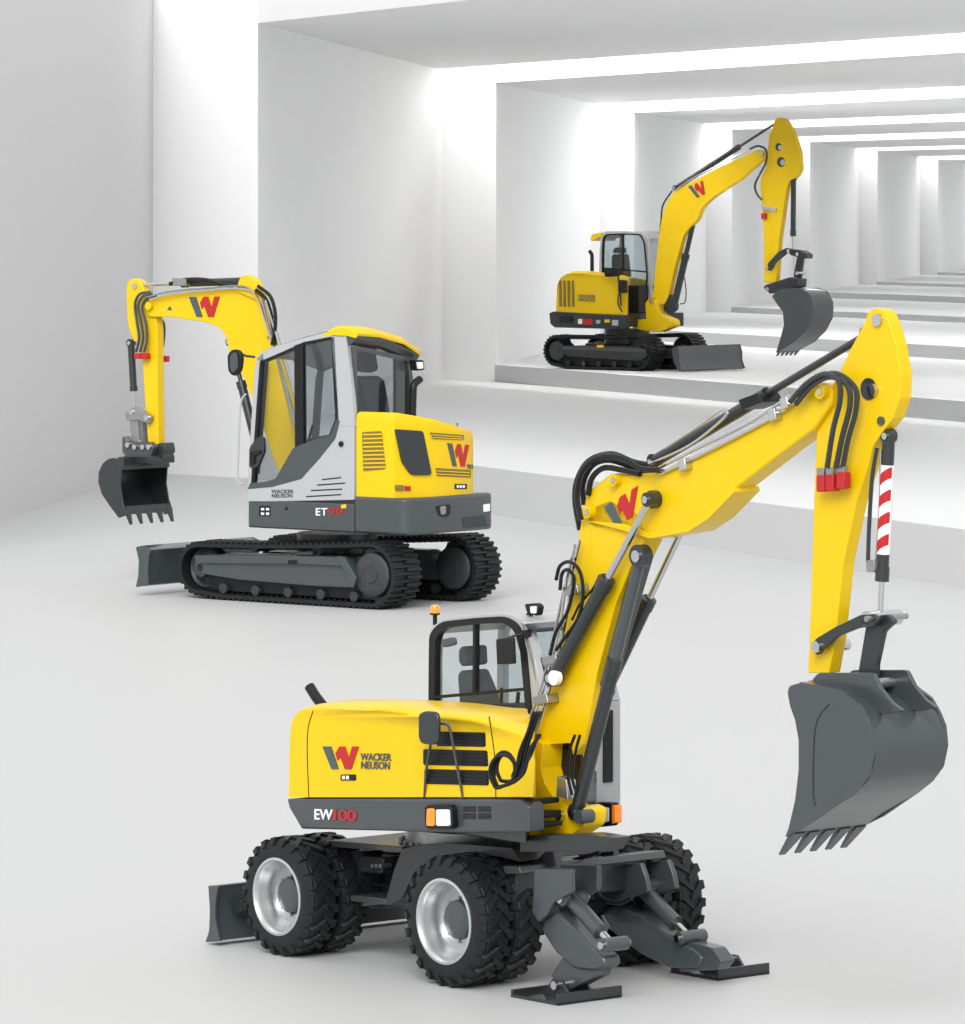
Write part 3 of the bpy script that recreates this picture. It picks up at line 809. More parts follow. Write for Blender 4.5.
# hoses over the boom joint
for i, (h, d) in enumerate(((( (581, 520), (577, 495), (583, 470), (600, 457), (622, 458), (640, 468), (658, 470)), .66), (((584, 505), (583, 484), (592, 466), (608, 460), (630, 466), (650, 472), (664, 472)), .74), (((580, 530), (575, 500), (578, 478), (590, 460), (612, 454), (634, 462), (655, 466)), .82), (((588, 495), (592, 478), (604, 468), (622, 470), (640, 474)), .70))):
    MB(FB).hose(list(h), d, .019, 8).done('hydraulic_hose', 'black', E1)
# hoses and pipes down the lower boom
for h, d, r, m_ in ((((580, 540), (571, 580), (566, 620), (552, 680), (541, 715), (530, 752)), .66, .010, 'chrome'), (((575, 545), (566, 585), (560, 625), (546, 680), (536, 712), (524, 750)), .66, .010, 'chrome'),
                 (((571, 560), (562, 600), (553, 640), (541, 690), (531, 715)), .68, .010, 'steel'),
                 (((556, 580), (560, 566), (570, 562), (580, 572), (583, 595), (578, 618), (566, 636), (556, 650)), .60, .012, 'black'),
                 (((560, 590), (562, 574), (568, 570), (574, 580), (568, 610), (556, 632), (550, 655)), .60, .012, 'black'),
                 (((600, 575), (592, 590), (580, 604), (572, 620)), .62, .008, 'black'),
                 (((540, 712), (532, 732), (526, 752), (518, 778), (499.9, 786.7), (495.8, 782.0), (493.4, 775.0), (493.2, 766.9), (495.1, 759.4), (498.8, 754.1), (503.6, 752.0), (508.5, 753.6), (512.4, 758.4), (514.7, 765.6), (514.8, 773.7), (512.7, 781.1), (520, 772), (530, 756), (538, 735)), -0.04, .012, 'black'),
                 (((537, 712), (530, 732), (523, 752), (516, 778), (502.6, 781.0), (499.3, 777.4), (497.3, 771.9), (497.1, 765.6), (498.7, 759.8), (501.8, 755.6), (505.7, 754.0), (509.7, 755.2), (512.9, 759.0), (514.7, 764.6), (514.8, 770.9), (513.1, 776.6), (522, 772), (530, 753), (539, 735)), -0.02, .012, 'black'),
                 (((534, 712), (528, 732), (520, 752), (514, 778), (498.1, 787.8), (493.3, 783.4), (490.5, 776.7), (490.2, 769.0), (492.5, 762.0), (496.9, 757.0), (502.5, 755.0), (508.3, 756.5), (513.0, 761.1), (515.6, 767.9), (515.7, 775.5), (513.2, 782.5), (524, 772), (530, 750), (540, 735)), -0.06, .012, 'black'),
                 (((575, 735), (570, 750), (568, 775), (572, 795)), .62, .010, 'black'), (((580, 735), (576, 750), (572, 775), (576, 792)), .60, .010, 'black')):
    MB(FB).hose(list(h), d, r, 7).done('hydraulic_pipe' if m_ != 'black' else 'hydraulic_hose', m_, E1)
for (x, y) in ((572, 590), (551, 660), (542, 700)):
    MB(FB).plate([(x - 10, y - 3), (x + 4, y - 6), (x + 6, y + 3), (x - 8, y + 6)], .62, .72, 1).done('pipe_clamp', 'steel', lb_, .004)
MB(FB).plate([(557, 776), (566, 780), (568, 800), (556, 796)], .62, .70, 1).done('valve', 'silver', foot, .004)

# arm
DA0, DA1 = .765, .86
arm_o = [(866, 320), (867, 313, 5), (876, 307, 8), (884, 312, 5), (889, 322), (896, 345), (901, 375), (900, 398), (893, 418), (882, 432), (873, 446), (867, 470), (857, 500), (843, 564), (839, 604), (835, 640), (829, 673), (808, 673), (811, 600), (814, 500), (817, 425), (822, 402), (838, 376), (850, 350)]
arm = MB(FB).plate(arm_o, DA0, DA1, 1).done('arm', 'yellow', E1, .012)
MB(FB).plate([(886, 311), (893, 317, 4), (902, 345), (907, 375), (905, 400), (893, 423), (889, 419), (897, 398), (897, 372), (891, 345)], DA1 - .02, DA1 + .02, 1).done('arm_flange', 'yellow', arm, .006)
MB(FB).pcyl(876, 320, 6.5, DA0 - .02, DA1 + .03).done('pivot_pin', 'chrome', arm)
MB(FB).pcyl(868, 389, 11, DA0 - .008, DA0 + .02).done('bearing_seal', 'dark', arm)
MB(FB).pcyl(871, 390, 6.5, DA0 - .03, DA1 + .03).done('pivot_pin', 'chrome', arm)
MB(FB).pcyl(880, 421, 4.5, DA0 - .015, DA1 + .02).done('pivot_pin', 'mid', arm)
for h, d in ((((790, 402), (806, 384), (824, 374), (838, 380), (840, 400), (833, 430), (827, 468)), .62), (((796, 404), (812, 386), (830, 377), (847, 385), (850, 405), (842, 438), (836, 468)), .64), (((800, 398), (820, 378), (838, 374), (855, 388), (856, 410), (848, 440), (843, 466)), .68)):
    MB(FB).hose(list(h), d, .017, 8).done('hydraulic_hose', 'dark', arm)
for (x, y) in ((820, 484), (829, 483.5), (840, 481)):
    q_ = MB(FB).plate(rect(x - 4, y - 9, x + 4, y + 8), .66, .72, 2).done('quick_coupling', 'red', arm, .006); q_['label'] = 'red cap of the hose coupling'
    MB(FB).plate(rect(x - 3.5, y - 16, x + 3.5, y - 8), .67, .71, 1).done('coupling_nut', 'steel', q_, .004)
# bucket cylinder with warning stripes
bc_ = hyd(FB, 'bucket_cylinder', (889, 436), (880, 622), .81, .78, .038, .017, E1)
A_ = Vector(FB.P(887.6, 465, .81)); B_ = Vector(FB.P(883.3, 554, .81))
MB(FB).tube([A_, B_], .0405, 20).done('warning_band', 'white', bc_)['label'] = 'white band with red stripes'
for k in range(4):
    t0 = k / 4 + .02
    def cpt(t, s): p = A_.lerp(B_, t); return (p.x + s * .030, .81 - .0405 - .004 + (.012 if abs(s) > .5 else 0), p.z)
    m = MB(FB)
    N = 6; rr_ = .0425
    rows = []
    for j in range(N + 1):
        th_ = math.pi * (.02 + .96 * j / N)
        s_ = -math.cos(th_)
        t1 = t0 + .06 * (1 - s_); 
        pa, pb = A_.lerp(B_, min(1, t1)), A_.lerp(B_, min(1, t1 + .125))
        rows.append([(pa.x + s_ * rr_, .81 - math.sin(th_) * rr_, pa.z), (pb.x + s_ * rr_, .81 - math.sin(th_) * rr_, pb.z), (pb.x + s_ * .036, .81 - math.sin(th_) * .036, pb.z), (pa.x + s_ * .036, .81 - math.sin(th_) * .036, pa.z)])
    m.loft(rows).done('warning_stripe', 'red', bc_)['label'] = 'red diagonal stripe'
MB(FB).hose([(877, 448), (872, 480), (869, 530), (868, 562)], .76, .013).done('hydraulic_hose', 'dark', bc_)
MB(FB).hose([(881, 450), (880, 500), (877, 550), (874, 572)], .78, .008).done('hydraulic_pipe', 'chrome', bc_)
MB(FB).plate(rect(866, 560, 874, 572), .74, .80, 2).done('hose_fitting', 'steel', bc_, .004)
# linkage
for dd, nm in ((.70, 'rocker_link'), (.90, 'rocker_link')):
    MB(FB).plate([(810, 648, 3), (815, 639, 3), (835, 627), (862, 614), (874, 614, 3), (878, 620), (873, 627, 3), (858, 628), (838, 636), (822, 650), (817, 656, 3)], dd, dd + .03, 2).done(nm, 'dark', E1, .004)
MB(FB).pcyl(815, 647, 6, .68, .95).done('pivot_pin', 'chrome', arm)
lk = MB(FB).plate([(867, 618), (887, 614, 3), (894, 622), (883, 632), (876, 665), (876, 684, 3), (868, 688, 4), (862, 682), (857, 678)], .76, .80, 2).done('bucket_link', 'dark', E1, .006)
MB(FB).plate([(867, 618), (887, 614, 3), (894, 622), (883, 632), (876, 665), (876, 684, 3), (868, 688, 4), (862, 682)], .87, .90, 2).done('link_plate', 'dark', lk, .006)
MB(FB).pcyl(866, 619, 8, .70, .97).done('link_pin', 'chrome', lk)
MB(FB).pcyl(866, 619, 3, .66, 1.0).done('link_bolt', 'steel', lk)
MB(FB).pcyl(869, 684, 5, .70, .97).done('link_pin', 'steel', lk)
# bucket
def bucket(F, side, shell, ears, d0, d1, de, th, teeth, parent, tooth_dir, mname='mid', nt=5, tpx=(6, 14), gb=.01):
    """side: side plate outline; shell: open back curve from mouth to cutting edge (pixels on plane d0)"""
    cv = catmull([F.P(x, y, d0) for x, y in shell], 8)
    m = MB(F)
    c0 = sum((p for p in cv), Vector()) / len(cv)
    inn = []
    for i, p in enumerate(cv):
        t = cv[min(i + 1, len(cv) - 1)] - cv[max(i - 1, 0)]; n = Vector((-t.z, 0, t.x)).normalized()
        if n.dot(c0 - p) < 0: n = -n
        inn.append(p + n * th)
    loop = cv + inn[::-1]
    m.prism3([(p.x, d0 + .004, p.z) for p in loop], [(p.x, d1 - .004, p.z) for p in loop])
    b = m.done('bucket', mname, parent, .003, smooth=40)
    sp_ = [F.P(x, y, d0) for x, y in rnd(side, 1)]
    for dd in (d0 - .008, d1 - .012):
        MB(F).prism3([(p[0], dd, p[2]) for p in sp_], [(p[0], dd + .022, p[2]) for p in sp_]).done('side_plate', mname, b, .004)
    eq = [F.P(x, y, d0) for x, y in rnd(ears, 2)] if ears else None
    if eq:
        for dd in de:
            MB(F).prism3([(p[0], dd, p[2]) for p in eq], [(p[0], dd + .03, p[2]) for p in eq]).done('hinge_ear', mname, b, .006)
    # teeth
    e = cv[-1]; td = Vector((tooth_dir[0], 0, tooth_dir[1])).normalized(); nn = Vector((-td.z, 0, td.x))
    W = d1 - d0; tw = teeth[0]; tl = teeth[1]
    for k in range(nt):
        dc = d0 + tw / 2 + (W - tw) * k / (nt - 1)
        a = e - td * .04
        def q(s, n_, dd): p = a + td * s + nn * n_; return (p.x, dd, p.z)
        MB(F).prism3([q(0, -.022, dc - tw / 2), q(0, .022, dc - tw / 2), q(0, .022, dc + tw / 2), q(0, -.022, dc + tw / 2)],
                     [q(tl + .04, -.004, dc - tw * .3), q(tl + .04, .006, dc - tw * .3), q(tl + .04, .006, dc + tw * .3), q(tl + .04, -.004, dc + tw * .3)]).done('bucket_tooth', mname, b, .002)
    # cutting edge
    ed = [q_ for q_ in (e - td * .0, )]
    def q(s, n_, dd): p = e + td * s + nn * n_; return (p.x, dd, p.z)
    MB(F).prism3([q(-.10, -th * .9, d0 + .01), q(.01, -th * .3, d0 + .01), q(.01, th * .3, d0 + .01), q(-.10, th * .9, d0 + .01)],
                 [q(-.10, -th * .9, d1 - .01), q(.01, -th * .3, d1 - .01), q(.01, th * .3, d1 - .01), q(-.10, th * .9, d1 - .01)]).done('cutting_edge', mname, b)
    return b
side1 = [(788.5, 693, 2), (790, 686, 3), (800, 683, 2), (812, 684), (842, 690), (860, 704), (868, 718), (873.5, 732), (875.5, 752), (871, 774), (860, 789), (845, 801), (812, 824), (786, 837), (789.5, 828), (796, 800), (799.5, 770), (799.5, 740), (796, 720), (791, 706)]
shell1 = [(799, 682), (818, 686), (842, 696), (862, 712), (872, 730), (875.5, 752), (871, 774), (860, 789), (845, 801), (820, 817), (790, 836)]
ears1 = [(796, 690), (798, 680, 3), (804, 674, 3), (858, 674, 3), (866, 690), (877, 704), (888, 712), (870, 716), (840, 706), (812, 700)]
bk = bucket(FB, side1, shell1, ears1, .50, 1.10, (.62, .90), .022, (.085, .17), E1, (-.70, -.75))
cvp = FB.P(799, 700, .5)
MB(FB).hose([(829, 704), (818, 718), (814, 740), (813, 790), (815, 806)], .490, .004).done('wear_seam', 'dark', bk)
for (x, y) in ((810, 684), (851, 683)):
    MB(FB).pcyl(x, y, 4, .655, .98).done('pivot_pin', 'chrome', bk)
q = [FB.P(x, y, .50) for x, y in ((866, 726), (876, 750), (871, 776))]

# outriggers
def outrigger(dl, leg, cyl, knuckle, bracket, padc, name='outrigger'):
    d0, d1 = dl
    b = MB(F1).plate(bracket, d0 - .06, d0 - .02, 2).done('outrigger_bracket', 'mid', E1, .006)
    q = [F1.P(x, y, d0 - .06) for x, y in rnd(bracket, 2)]
    MB(F1).prism3([(p[0], d1 + .02, p[2]) for p in q], [(p[0], d1 + .06, p[2]) for p in q]).done('bracket_plate', 'mid', b, .006)
    L = MB(F1).plate(leg, d0, d1, 3).done('outrigger_leg', 'mid', E1, .014)
    A = Vector(F1.P(*cyl[0], d0)); B = Vector(F1.P(*cyl[1], d0)); A.y = B.y = (d0 + d1) / 2 - .02; S = A.lerp(B, .72)
    c_ = MB(F1).tube([A, S, S, S.lerp(B, .04)], [.052, .052, .058, .058], 20).done('outrigger_cylinder', 'mid', E1)
    MB(F1).tube([S, B], .026, 16).done('piston_rod', 'chrome', c_)
    for pt in (A, B):
        MB(F1).cyl((pt.x, pt.z), .045, d0 - .03, d1 + .03).done('cylinder_eye', 'mid', c_, .004)
        MB(F1).cyl((pt.x, pt.z), .024, d0 - .05, d1 + .05).done('pivot_pin', 'chrome', c_)
    MB(F1).plate(knuckle, d0 + .02, d1 - .02, 2).done('leg_knuckle', 'mid', L, .008)
    # pad: plan from its outer corner
    (cx_, cy_), lu, ld = padc
    g = G(F1, cx_, cy_)
    u1_, d0_ = g; u0_, d1_ = u1_ - lu, d0_ + ld
    m = MB(F1)
    m.box(u0_, u1_, d0_, d1_, .0, .022)
    m.box(u1_ - .02, u1_, d0_, d1_, .0, .075)
    m.box(u0_, u0_ + .02, d0_, d1_, .0, .05)
    pd = m.done('outrigger_pad', 'dark', E1, .004)
    mid = (d0_ + d1_) / 2; um = u0_ + lu * .55
    for dd in (mid - .10, mid + .08):
        MB(F1).prism3([(um - .14, dd, .02), (um + .14, dd, .02), (um + .05, dd, .12), (um - .05, dd, .12)], [(um - .14, dd + .02, .02), (um + .14, dd + .02, .02), (um + .05, dd + .02, .12), (um - .05, dd + .02, .12)]).done('pad_lug', 'dark', pd, .003)
    MB(F1).cyl((um, .09), .028, mid - .13, mid + .13).done('pad_pin', 'chrome', pd)
outrigger((.30, .44), [(541, 930, 3), (545, 918), (556, 911, 3), (575, 929), (592, 947), (603, 957, 3), (605, 966, 3), (596, 971), (575, 969), (556, 953)], ((565, 899), (606, 945)),
          [(551, 976), (562, 958), (576, 955), (600, 962), (600, 975), (570, 990), (556, 990)], [(534, 868), (571, 869), (571, 893), (553, 903), (547, 915), (538, 922), (532, 912)], ((558, 1006), .46, .54))
outrigger((1.30, 1.46), [(602, 915, 3), (606, 908), (616, 906, 3), (640, 915), (668, 936), (694, 950, 4), (702, 958), (698, 968, 3), (668, 968, 4), (640, 954), (614, 934)], ((634, 888), (682, 938)),
          [(674, 952), (690, 942), (712, 948), (722, 962), (716, 970), (680, 972)], [(600, 868), (640, 863), (645, 876), (648, 892), (630, 898), (620, 906), (606, 904), (602, 890)], ((718, 981), .46, .46))
MB(F1).plate([(503, 866), (519, 866.5), (521, 874), (505, 874)], .25, 1.50, 1).done('front_beam', 'mid', E1, .006)
MB(F1).plate([(503, 874), (516, 874), (516, 903), (506, 903)], .30, 1.42, 1).done('front_crossmember', 'dark', E1, .006)
MB(F1).plate([(528, 866), (552, 846), (556, 866)], .50, .56).done('gusset_plate', 'mid', E1, .004)
MB(F1).plate([(585, 866), (590, 850), (612, 846), (616, 866)], 1.15, 1.2).done('gusset_plate', 'mid', E1, .004)
for h in (((560, 868), (575, 860), (600, 852)), ((572, 880), (585, 885), (590, 895), (580, 905)), ((600, 880), (598, 892), (606, 900), (620, 903), (632, 898)), ((575, 876), (588, 880), (592, 900))):
    MB(F1).hose(list(h), .8, .012).done('hydraulic_hose', 'black', E1)
MB(F1).tube([F1.P(556, 866, .7), F1.P(600, 852, 1.0)], .015).done('steering_rod', 'steel', E1)

# ================================================================== ET90 crawler excavator (seen from behind)
F2 = Frame(392, 611, HC, 142, -1)
E2 = root('crawler_excavator', F2, 'yellow and silver crawler excavator at the left, seen from behind with boom reaching left', 'excavator')
def u2(px, py, d): return F2.P(px, py, d)[0]
TL, TR = u2(177, 566, .0), u2(396, 580, .0)
crawler(F2, E2, TL, TR, .0, .52, .35, .43, sprocket_at=1, lift=.04)
crawler(F2, E2, TL, TR, 1.64, .52, .35, .43, sprocket_at=1, lift=.04)
for (d, dd) in ((.05, .30), (1.72, 2.0)):
    q = [F2.P(x, y, .05) for x, y in rnd([(194, 555), (250, 554), (300, 555), (342, 557), (347, 560), (356, 578), (354, 588), (310, 586), (240, 580), (196, 573)], 2)]
    tf = MB(F2).prism3([(p[0], d, p[2]) for p in q], [(p[0], dd, p[2]) for p in q]).done('track_frame', 'mid', E2, .01)
    if d < 1:
        MB(F2).plate([(196, 556), (300, 556), (343, 558), (347, 566), (300, 564), (197, 563)], .0, .06, 1).done('frame_rail', 'mid', tf, .005)
        MB(F2).plate([(337, 556), (344, 557), (356, 578), (353, 588), (346, 586), (347, 577)], -.01, .06, 1).done('sprocket_guard', 'mid', tf, .004)
        MB(F2).plate([(288, 560), (297, 560), (297, 564), (288, 564)], -.004, .02).done('grease_port', 'black', tf)
        MB(F2).plate([(296, 552), (312, 551.5), (312, 555), (296, 555)], .02, .08).done('carrier_pad', 'dark', tf)
for t in (.33, .62):
    u = TL + (TR - TL) * t
    MB(F2).cyl((u, .70), .07, .12, .40, 16).done('carrier_roller', 'trackm', E2)
for d in (.16, 1.80): MB(F2).box(min(TL, TR) + .45, max(TL, TR) - .40, d, d + .2, .10, .34).done('shaded_roller_frame', 'black', E2, .01)  # lower frame box, blackened to paint in the shade inside the track
um = (TL + TR) / 2
car = MB(F2).slab([(um - .75, .45), (um + .75, .45), (um + .75, 1.75), (um - .75, 1.75)], .30, .62, .2).done('undercarriage', 'dark', E2, .02)
disc(MB(F2), um, 1.05, .52, .60, .86).done('slewing_ring', 'dark', E2)

# platform skirt and counterweight
DN, DF = .14, 2.02
ucab0, ucab1 = u2(247, 515, DN), u2(354.5, 515, DN)
ucw = u2(408, 515, DN)                                   # rear plane
w_sk0 = F2.P(300, 530, DN)[2]; w_sk1 = F2.P(300, 501.5, DN)[2]
w_cw0 = F2.P(380, 534.5, DN)[2]; w_cw1 = F2.P(380, 497.5, DN)[2]
sk2 = MB(F2).slab([(ucab0, DN, ), (ucab1 + .01, DN), (ucab1 + .01, DF), (ucab0, DF)], w_sk0, w_sk1, .06).done('platform', 'mid', E2, .02)
far = F2.U(494, 520, ucw)[1]
cw = MB(F2).slab([(ucab1, DN - .01, 0), (ucw, DN - .01, .22), (ucw, far, .10), (ucab1, far, 0)], w_cw0, w_cw1, .0).done('counterweight', 'mid', E2, .035)
MB(F2).uplate([(436, 506, 3), (451, 504, 3), (450, 516, 4), (440, 517, 3)], ucw - .012, ucw + .02, 2).done('tow_eye_recess', 'black', cw)
MB(F2).uplate([(440, 506.5), (446, 505.5), (446, 514), (441, 515)], ucw - .02, ucw + .0, 2).done('tow_eye', 'steel', cw)
MB(F2).uplate([(462, 518), (484, 515, 2), (488, 526), (464, 528)], ucw - .006, ucw + .02, 1).done('step_recess', 'dark', cw)
MB(F2).uplate([(484, 504.5, 1), (490, 503.5, 1), (490, 511, 1), (484, 512)], ucw - .012, ucw + .02, 1).done('rear_lamp', 'lamp', cw)
lettering('model_letters', 'ET', 'white', F2, [(316, 508), (327.5, 508), (327.5, 515.5), (316, 515.5)], DN - .004, sk2, spacing=1.1)['label'] = 'white letters ET'
lettering('model_number', '90', 'red', F2, [(328.5, 508), (343, 507.5), (343, 515), (328.5, 515.5)], DN - .004, sk2)['label'] = 'red figures 90'
MB(F2).plate([(341, 505), (346, 504), (346, 508), (341, 508.5)], DN - .006, DN + .01).done('sticker', 'yellow', sk2)
MB(F2).plate([(259, 506), (270, 506), (270, 516), (259, 516)], DN - .006, DN + .01, 1).done('sticker', 'black', sk2)
for (x, y) in ((261, 508), (266, 508), (261, 512.5), (266, 512.5)):
    MB(F2).plate(rect(x, y, x + 3, y + 2.4), DN - .010, DN).done('sticker_print', 'white', sk2, smooth=0)
MB(F2).pcyl(286, 508.5, 1.6, DN - .01, DN + .02).done('lock', 'black', sk2)

# yellow engine cover
DH = DN + .03
S0 = (u2(356, 450, DH), DH); S1 = (u2(394, 450, DH), DH)
uh = ucw + .05
R0d = F2.U(431, 460, uh)[1]; R1d = F2.U(477, 460, uh)[1]
A_ = F2.P(360, 417, DH); B_ = F2.P(390, 412, DH); C_ = F2.U(430, 421, uh); D_ = F2.U(474, 433, uh)
w_h0 = w_cw1 - .01
def ttop(x, y):
    # height falls away towards the far rear corner
    t = max(0, min(1, (y - DH) / (R1d - DH)))
    near = B_[2]; return near * (1 - t) + D_[2] * t + .02 * math.sin(math.pi * t)
pl = [(S0[0], DH), ((S0[0] + S1[0]) / 2, DH), S1, (uh + .03, R0d - .05), (uh, R0d + .05), (uh, (R0d + R1d) / 2), (uh, R1d - .08), (uh + .06, R1d), (S0[0], R1d), (S0[0], (R1d + DH) / 2)]
m = MB(F2)
N_ = len(pl); cxp = sum(p[0] for p in pl) / N_; cyp = sum(p[1] for p in pl) / N_
def insp(k): return [(cxp + (p[0] - cxp) * k, cyp + (p[1] - cyp) * k) for p in pl]
m.loft([[(p[0], p[1], w_h0) for p in pl], [(p[0], p[1], ttop(*p) - .10) for p in pl], [(p[0], p[1], ttop(*p) - .035) for p in insp(.985)], [(p[0], p[1], ttop(*p)) for p in insp(.94)], [(p[0], p[1], ttop(*p) + .006) for p in insp(.4)]])
hood2 = m.done('engine_hood', 'yellow', E2, .008, smooth=45)
# perforated panel, dark window on the corner, rear grilles
g_ = MB(F2).plate([(362, 432, 2), (381, 431, 2), (385.5, 469, 3), (363, 471, 2)], DH - .012, DH + .01, 1).done('side_grille', 'perf', hood2)
for j in range(9):
    y = 434 + j * 4.1
    MB(F2).plate([(363, y), (381.5 + j * .4, y - .5), (381.6 + j * .4, y + .9), (363, y + 1.4)], DH - .022, DH).done('grille_bar', 'yellow', g_, smooth=0)
CA, CB = S1, (uh + .03, R0d - .05)
MB(F2).pplate([(394, 429, 2), (422, 431, 2), (431, 475, 4), (410, 475, 4), (401, 462, 3)], CA, CB, .035, 1).done('corner_window', 'dark', hood2, .006)['label'] = 'dark glazed corner panel'
for pts in ([(431, 432.5), (464, 435), (464, 440), (434, 439)], [(436, 468), (471, 470), (471, 477.5), (437, 476)]):
    g2 = MB(F2).uplate(pts, uh - .008, uh + .01).done('rear_grille', 'perf', hood2)
    for k in range(2):
        a, b, c, d = pts
        t = .3 + .4 * k
        p0 = (a[0] + 1, a[1] + (d[1] - a[1]) * t); p1 = (b[0] - 1, b[1] + (c[1] - b[1]) * t)
        MB(F2).uplate([p0, p1, (p1[0], p1[1] + .9), (p0[0], p0[1] + .9)], uh - .016, uh).done('grille_bar', 'yellow', g2, smooth=0)
emblem(F2, [(447, 443), (469, 445), (469, 467), (447, 466)], ((uh - .002, 0), (uh - .002, 1)), hood2)
lettering('stage_letters', '90', 'ink', F2, [(467, 464), (473, 464.5), (473, 469), (467, 469)], ((uh - .002, 0), (uh - .002, 1)), hood2)
MB(F2).uplate(rect(455, 484, 467, 489), uh - .008, uh + .01).done('stage_label', 'black', hood2, smooth=0)
for i in range(3): MB(F2).uplate(rect(457 + i * 3, 485.2, 459 + i * 3, 487.8), uh - .014, uh).done('label_print', 'white', hood2, smooth=0)
MB(F2).pplate(rect(395, 485, 403, 490.5), CA, CB, .02).done('warning_label', 'perf', hood2, smooth=0)
MB(F2).pplate(rect(404.5, 486, 410, 490.5), CA, CB, .02).done('warning_label', 'red', hood2, smooth=0)
MB(F2).tube(catmull([F2.U(412.5, 416, uh + .6), F2.U(413, 396, uh + .6), F2.U(414, 385, uh + .6), F2.U(420, 379, uh + .6)], 5), .048, 14).done('exhaust_pipe', 'black', hood2)
MB(F2).tube([F2.U(457, 428, uh + .2), F2.U(457, 423, uh + .2)], .02).done('hood_stud', 'steel', hood2)

# cab
DC = DN; DCF = 1.42
def P2(x, y): return (x, y)
lp = MB(F2).plate([(246.5, 502), (247.5, 489), (272, 486), (300, 478), (318, 458), (333, 438), (338, 421), (354, 424), (354, 500)], DC, DC + .06, 1)
cab2 = lp.done('cab_panel', 'light', E2, .008)
MB(F2).plate([(247.5, 489), (250, 483), (263, 482), (275, 479), (293, 448), (302, 444), (330, 435), (336, 420), (340, 421), (335, 439), (319, 459), (301, 479), (272, 487)], DC - .006, DC + .05, 1).done('door_trim', 'mid', cab2, .004)
for nm, pts, m_ in (('front_pillar', [(247, 490), (250, 440), (254.5, 370), (257.5, 357, 3), (263, 353), (264, 357), (260, 363), (256, 420), (251, 486)], 'light'),
                    ('roof_rail', [(255, 360), (262, 351, 4), (296, 340), (330, 331, 5), (342, 330, 3), (345, 338), (333, 336.5), (302, 343), (262, 361)], 'light'),
                    ('rear_pillar', [(340, 329.5, 3), (345.5, 336, 3), (350, 370), (354.5, 426), (337, 426), (337, 400), (332, 345), (331, 336)], 'light'),
                    ('middle_pillar', [(294, 345), (302.5, 342.5), (303.5, 476), (295, 479)], 'black'),
                    ('window_seal', [(250.5, 486), (255, 420), (259.5, 361), (264, 357), (262, 365), (254, 482)], 'black'),
                    ('window_seal', [(262, 360), (294, 347), (294, 350), (263, 363)], 'black'), ('window_seal', [(302, 342), (332, 336), (332, 339.5), (302, 345.5)], 'black'),
                    ('window_seal', [(331, 337), (334.5, 337), (339, 421), (332, 437), (329, 434), (335, 419)], 'black')):
    MB(F2).plate(pts, DC - .004, DC + .07).done(nm, m_, cab2, .004)
    if nm in ('front_pillar', 'roof_rail', 'rear_pillar'):
        q = [F2.P(p[0], p[1], DC) for p in pts]
        drop = .16
        MB(F2).prism3([(p[0], DCF - .07, p[2] - (drop if nm != 'front_pillar' or p[2] > 1.8 else 0)) for p in q], [(p[0], DCF, p[2] - (drop if nm != 'front_pillar' or p[2] > 1.8 else 0)) for p in q]).done(nm, 'mid', cab2, .006)
MB(F2).plate([(252, 484), (261, 363), (294, 348), (294, 450), (276, 480)], DC + .02, DC + .028).done('door_glass', 'glass', cab2, smooth=0)
MB(F2).plate([(302, 344), (332, 338), (336, 420), (330, 435), (302, 445)], DC + .02, DC + .028).done('side_glass', 'tint', cab2, smooth=0)
MB(F2).plate([(249, 448, 3), (257, 437, 4), (263, 436, 4), (264, 452, 5), (257, 468, 4), (249, 468)], DC - .02, DC + .03, 3).done('door_handle_plate', 'dark', cab2, .006)
MB(F2).plate([(250, 452), (260, 450, 2), (260, 454), (254, 456), (254, 464), (250, 465)], DC - .045, DC - .015, 1).done('door_handle', 'black', cab2, .004)
MB(F2).pcyl(340.5, 444, 2.8, DC - .02, DC + .02).done('door_lock', 'black', cab2)
for i, (x0, y0, x1, y1) in enumerate(((322, 479, 341, 477), (317, 484.5, 345, 482.5), (311, 490, 342, 488.5), (306, 496, 341, 494))):
    MB(F2).plate([(x0, y0), (x1, y1), (x1, y1 + 1.2), (x0, y0 + 1.2)], DC - .004, DC + .02).done('air_slot', 'black', cab2, smooth=0)
lettering('maker_name', 'WACKER\nNEUSON', 'ink', F2, [(271.5, 489.5), (293.5, 489.5), (293.5, 497.5), (271.5, 497.5)], DC - .002, cab2)
# floor and far lower wall, rear wall
MB(F2).slab([(ucab0 - .02, DC + .05), (ucab1 - .02 + .04, DC + .05), (ucab1 + .04, DCF), (ucab0 - .02, DCF)], w_sk1 - .02, w_sk1 + .06).done('cab_floor', 'dark', cab2)
q = [F2.P(x, y, DC) for x, y in [(247, 502), (250, 470), (300, 468), (345, 440), (354, 424), (354, 500)]]
MB(F2).prism3([(p[0], DCF - .05, p[2] + .0) for p in q], [(p[0], DCF, p[2]) for p in q]).done('far_panel', 'light', cab2, .006)
ucr = u2(352.5, 424, DC)
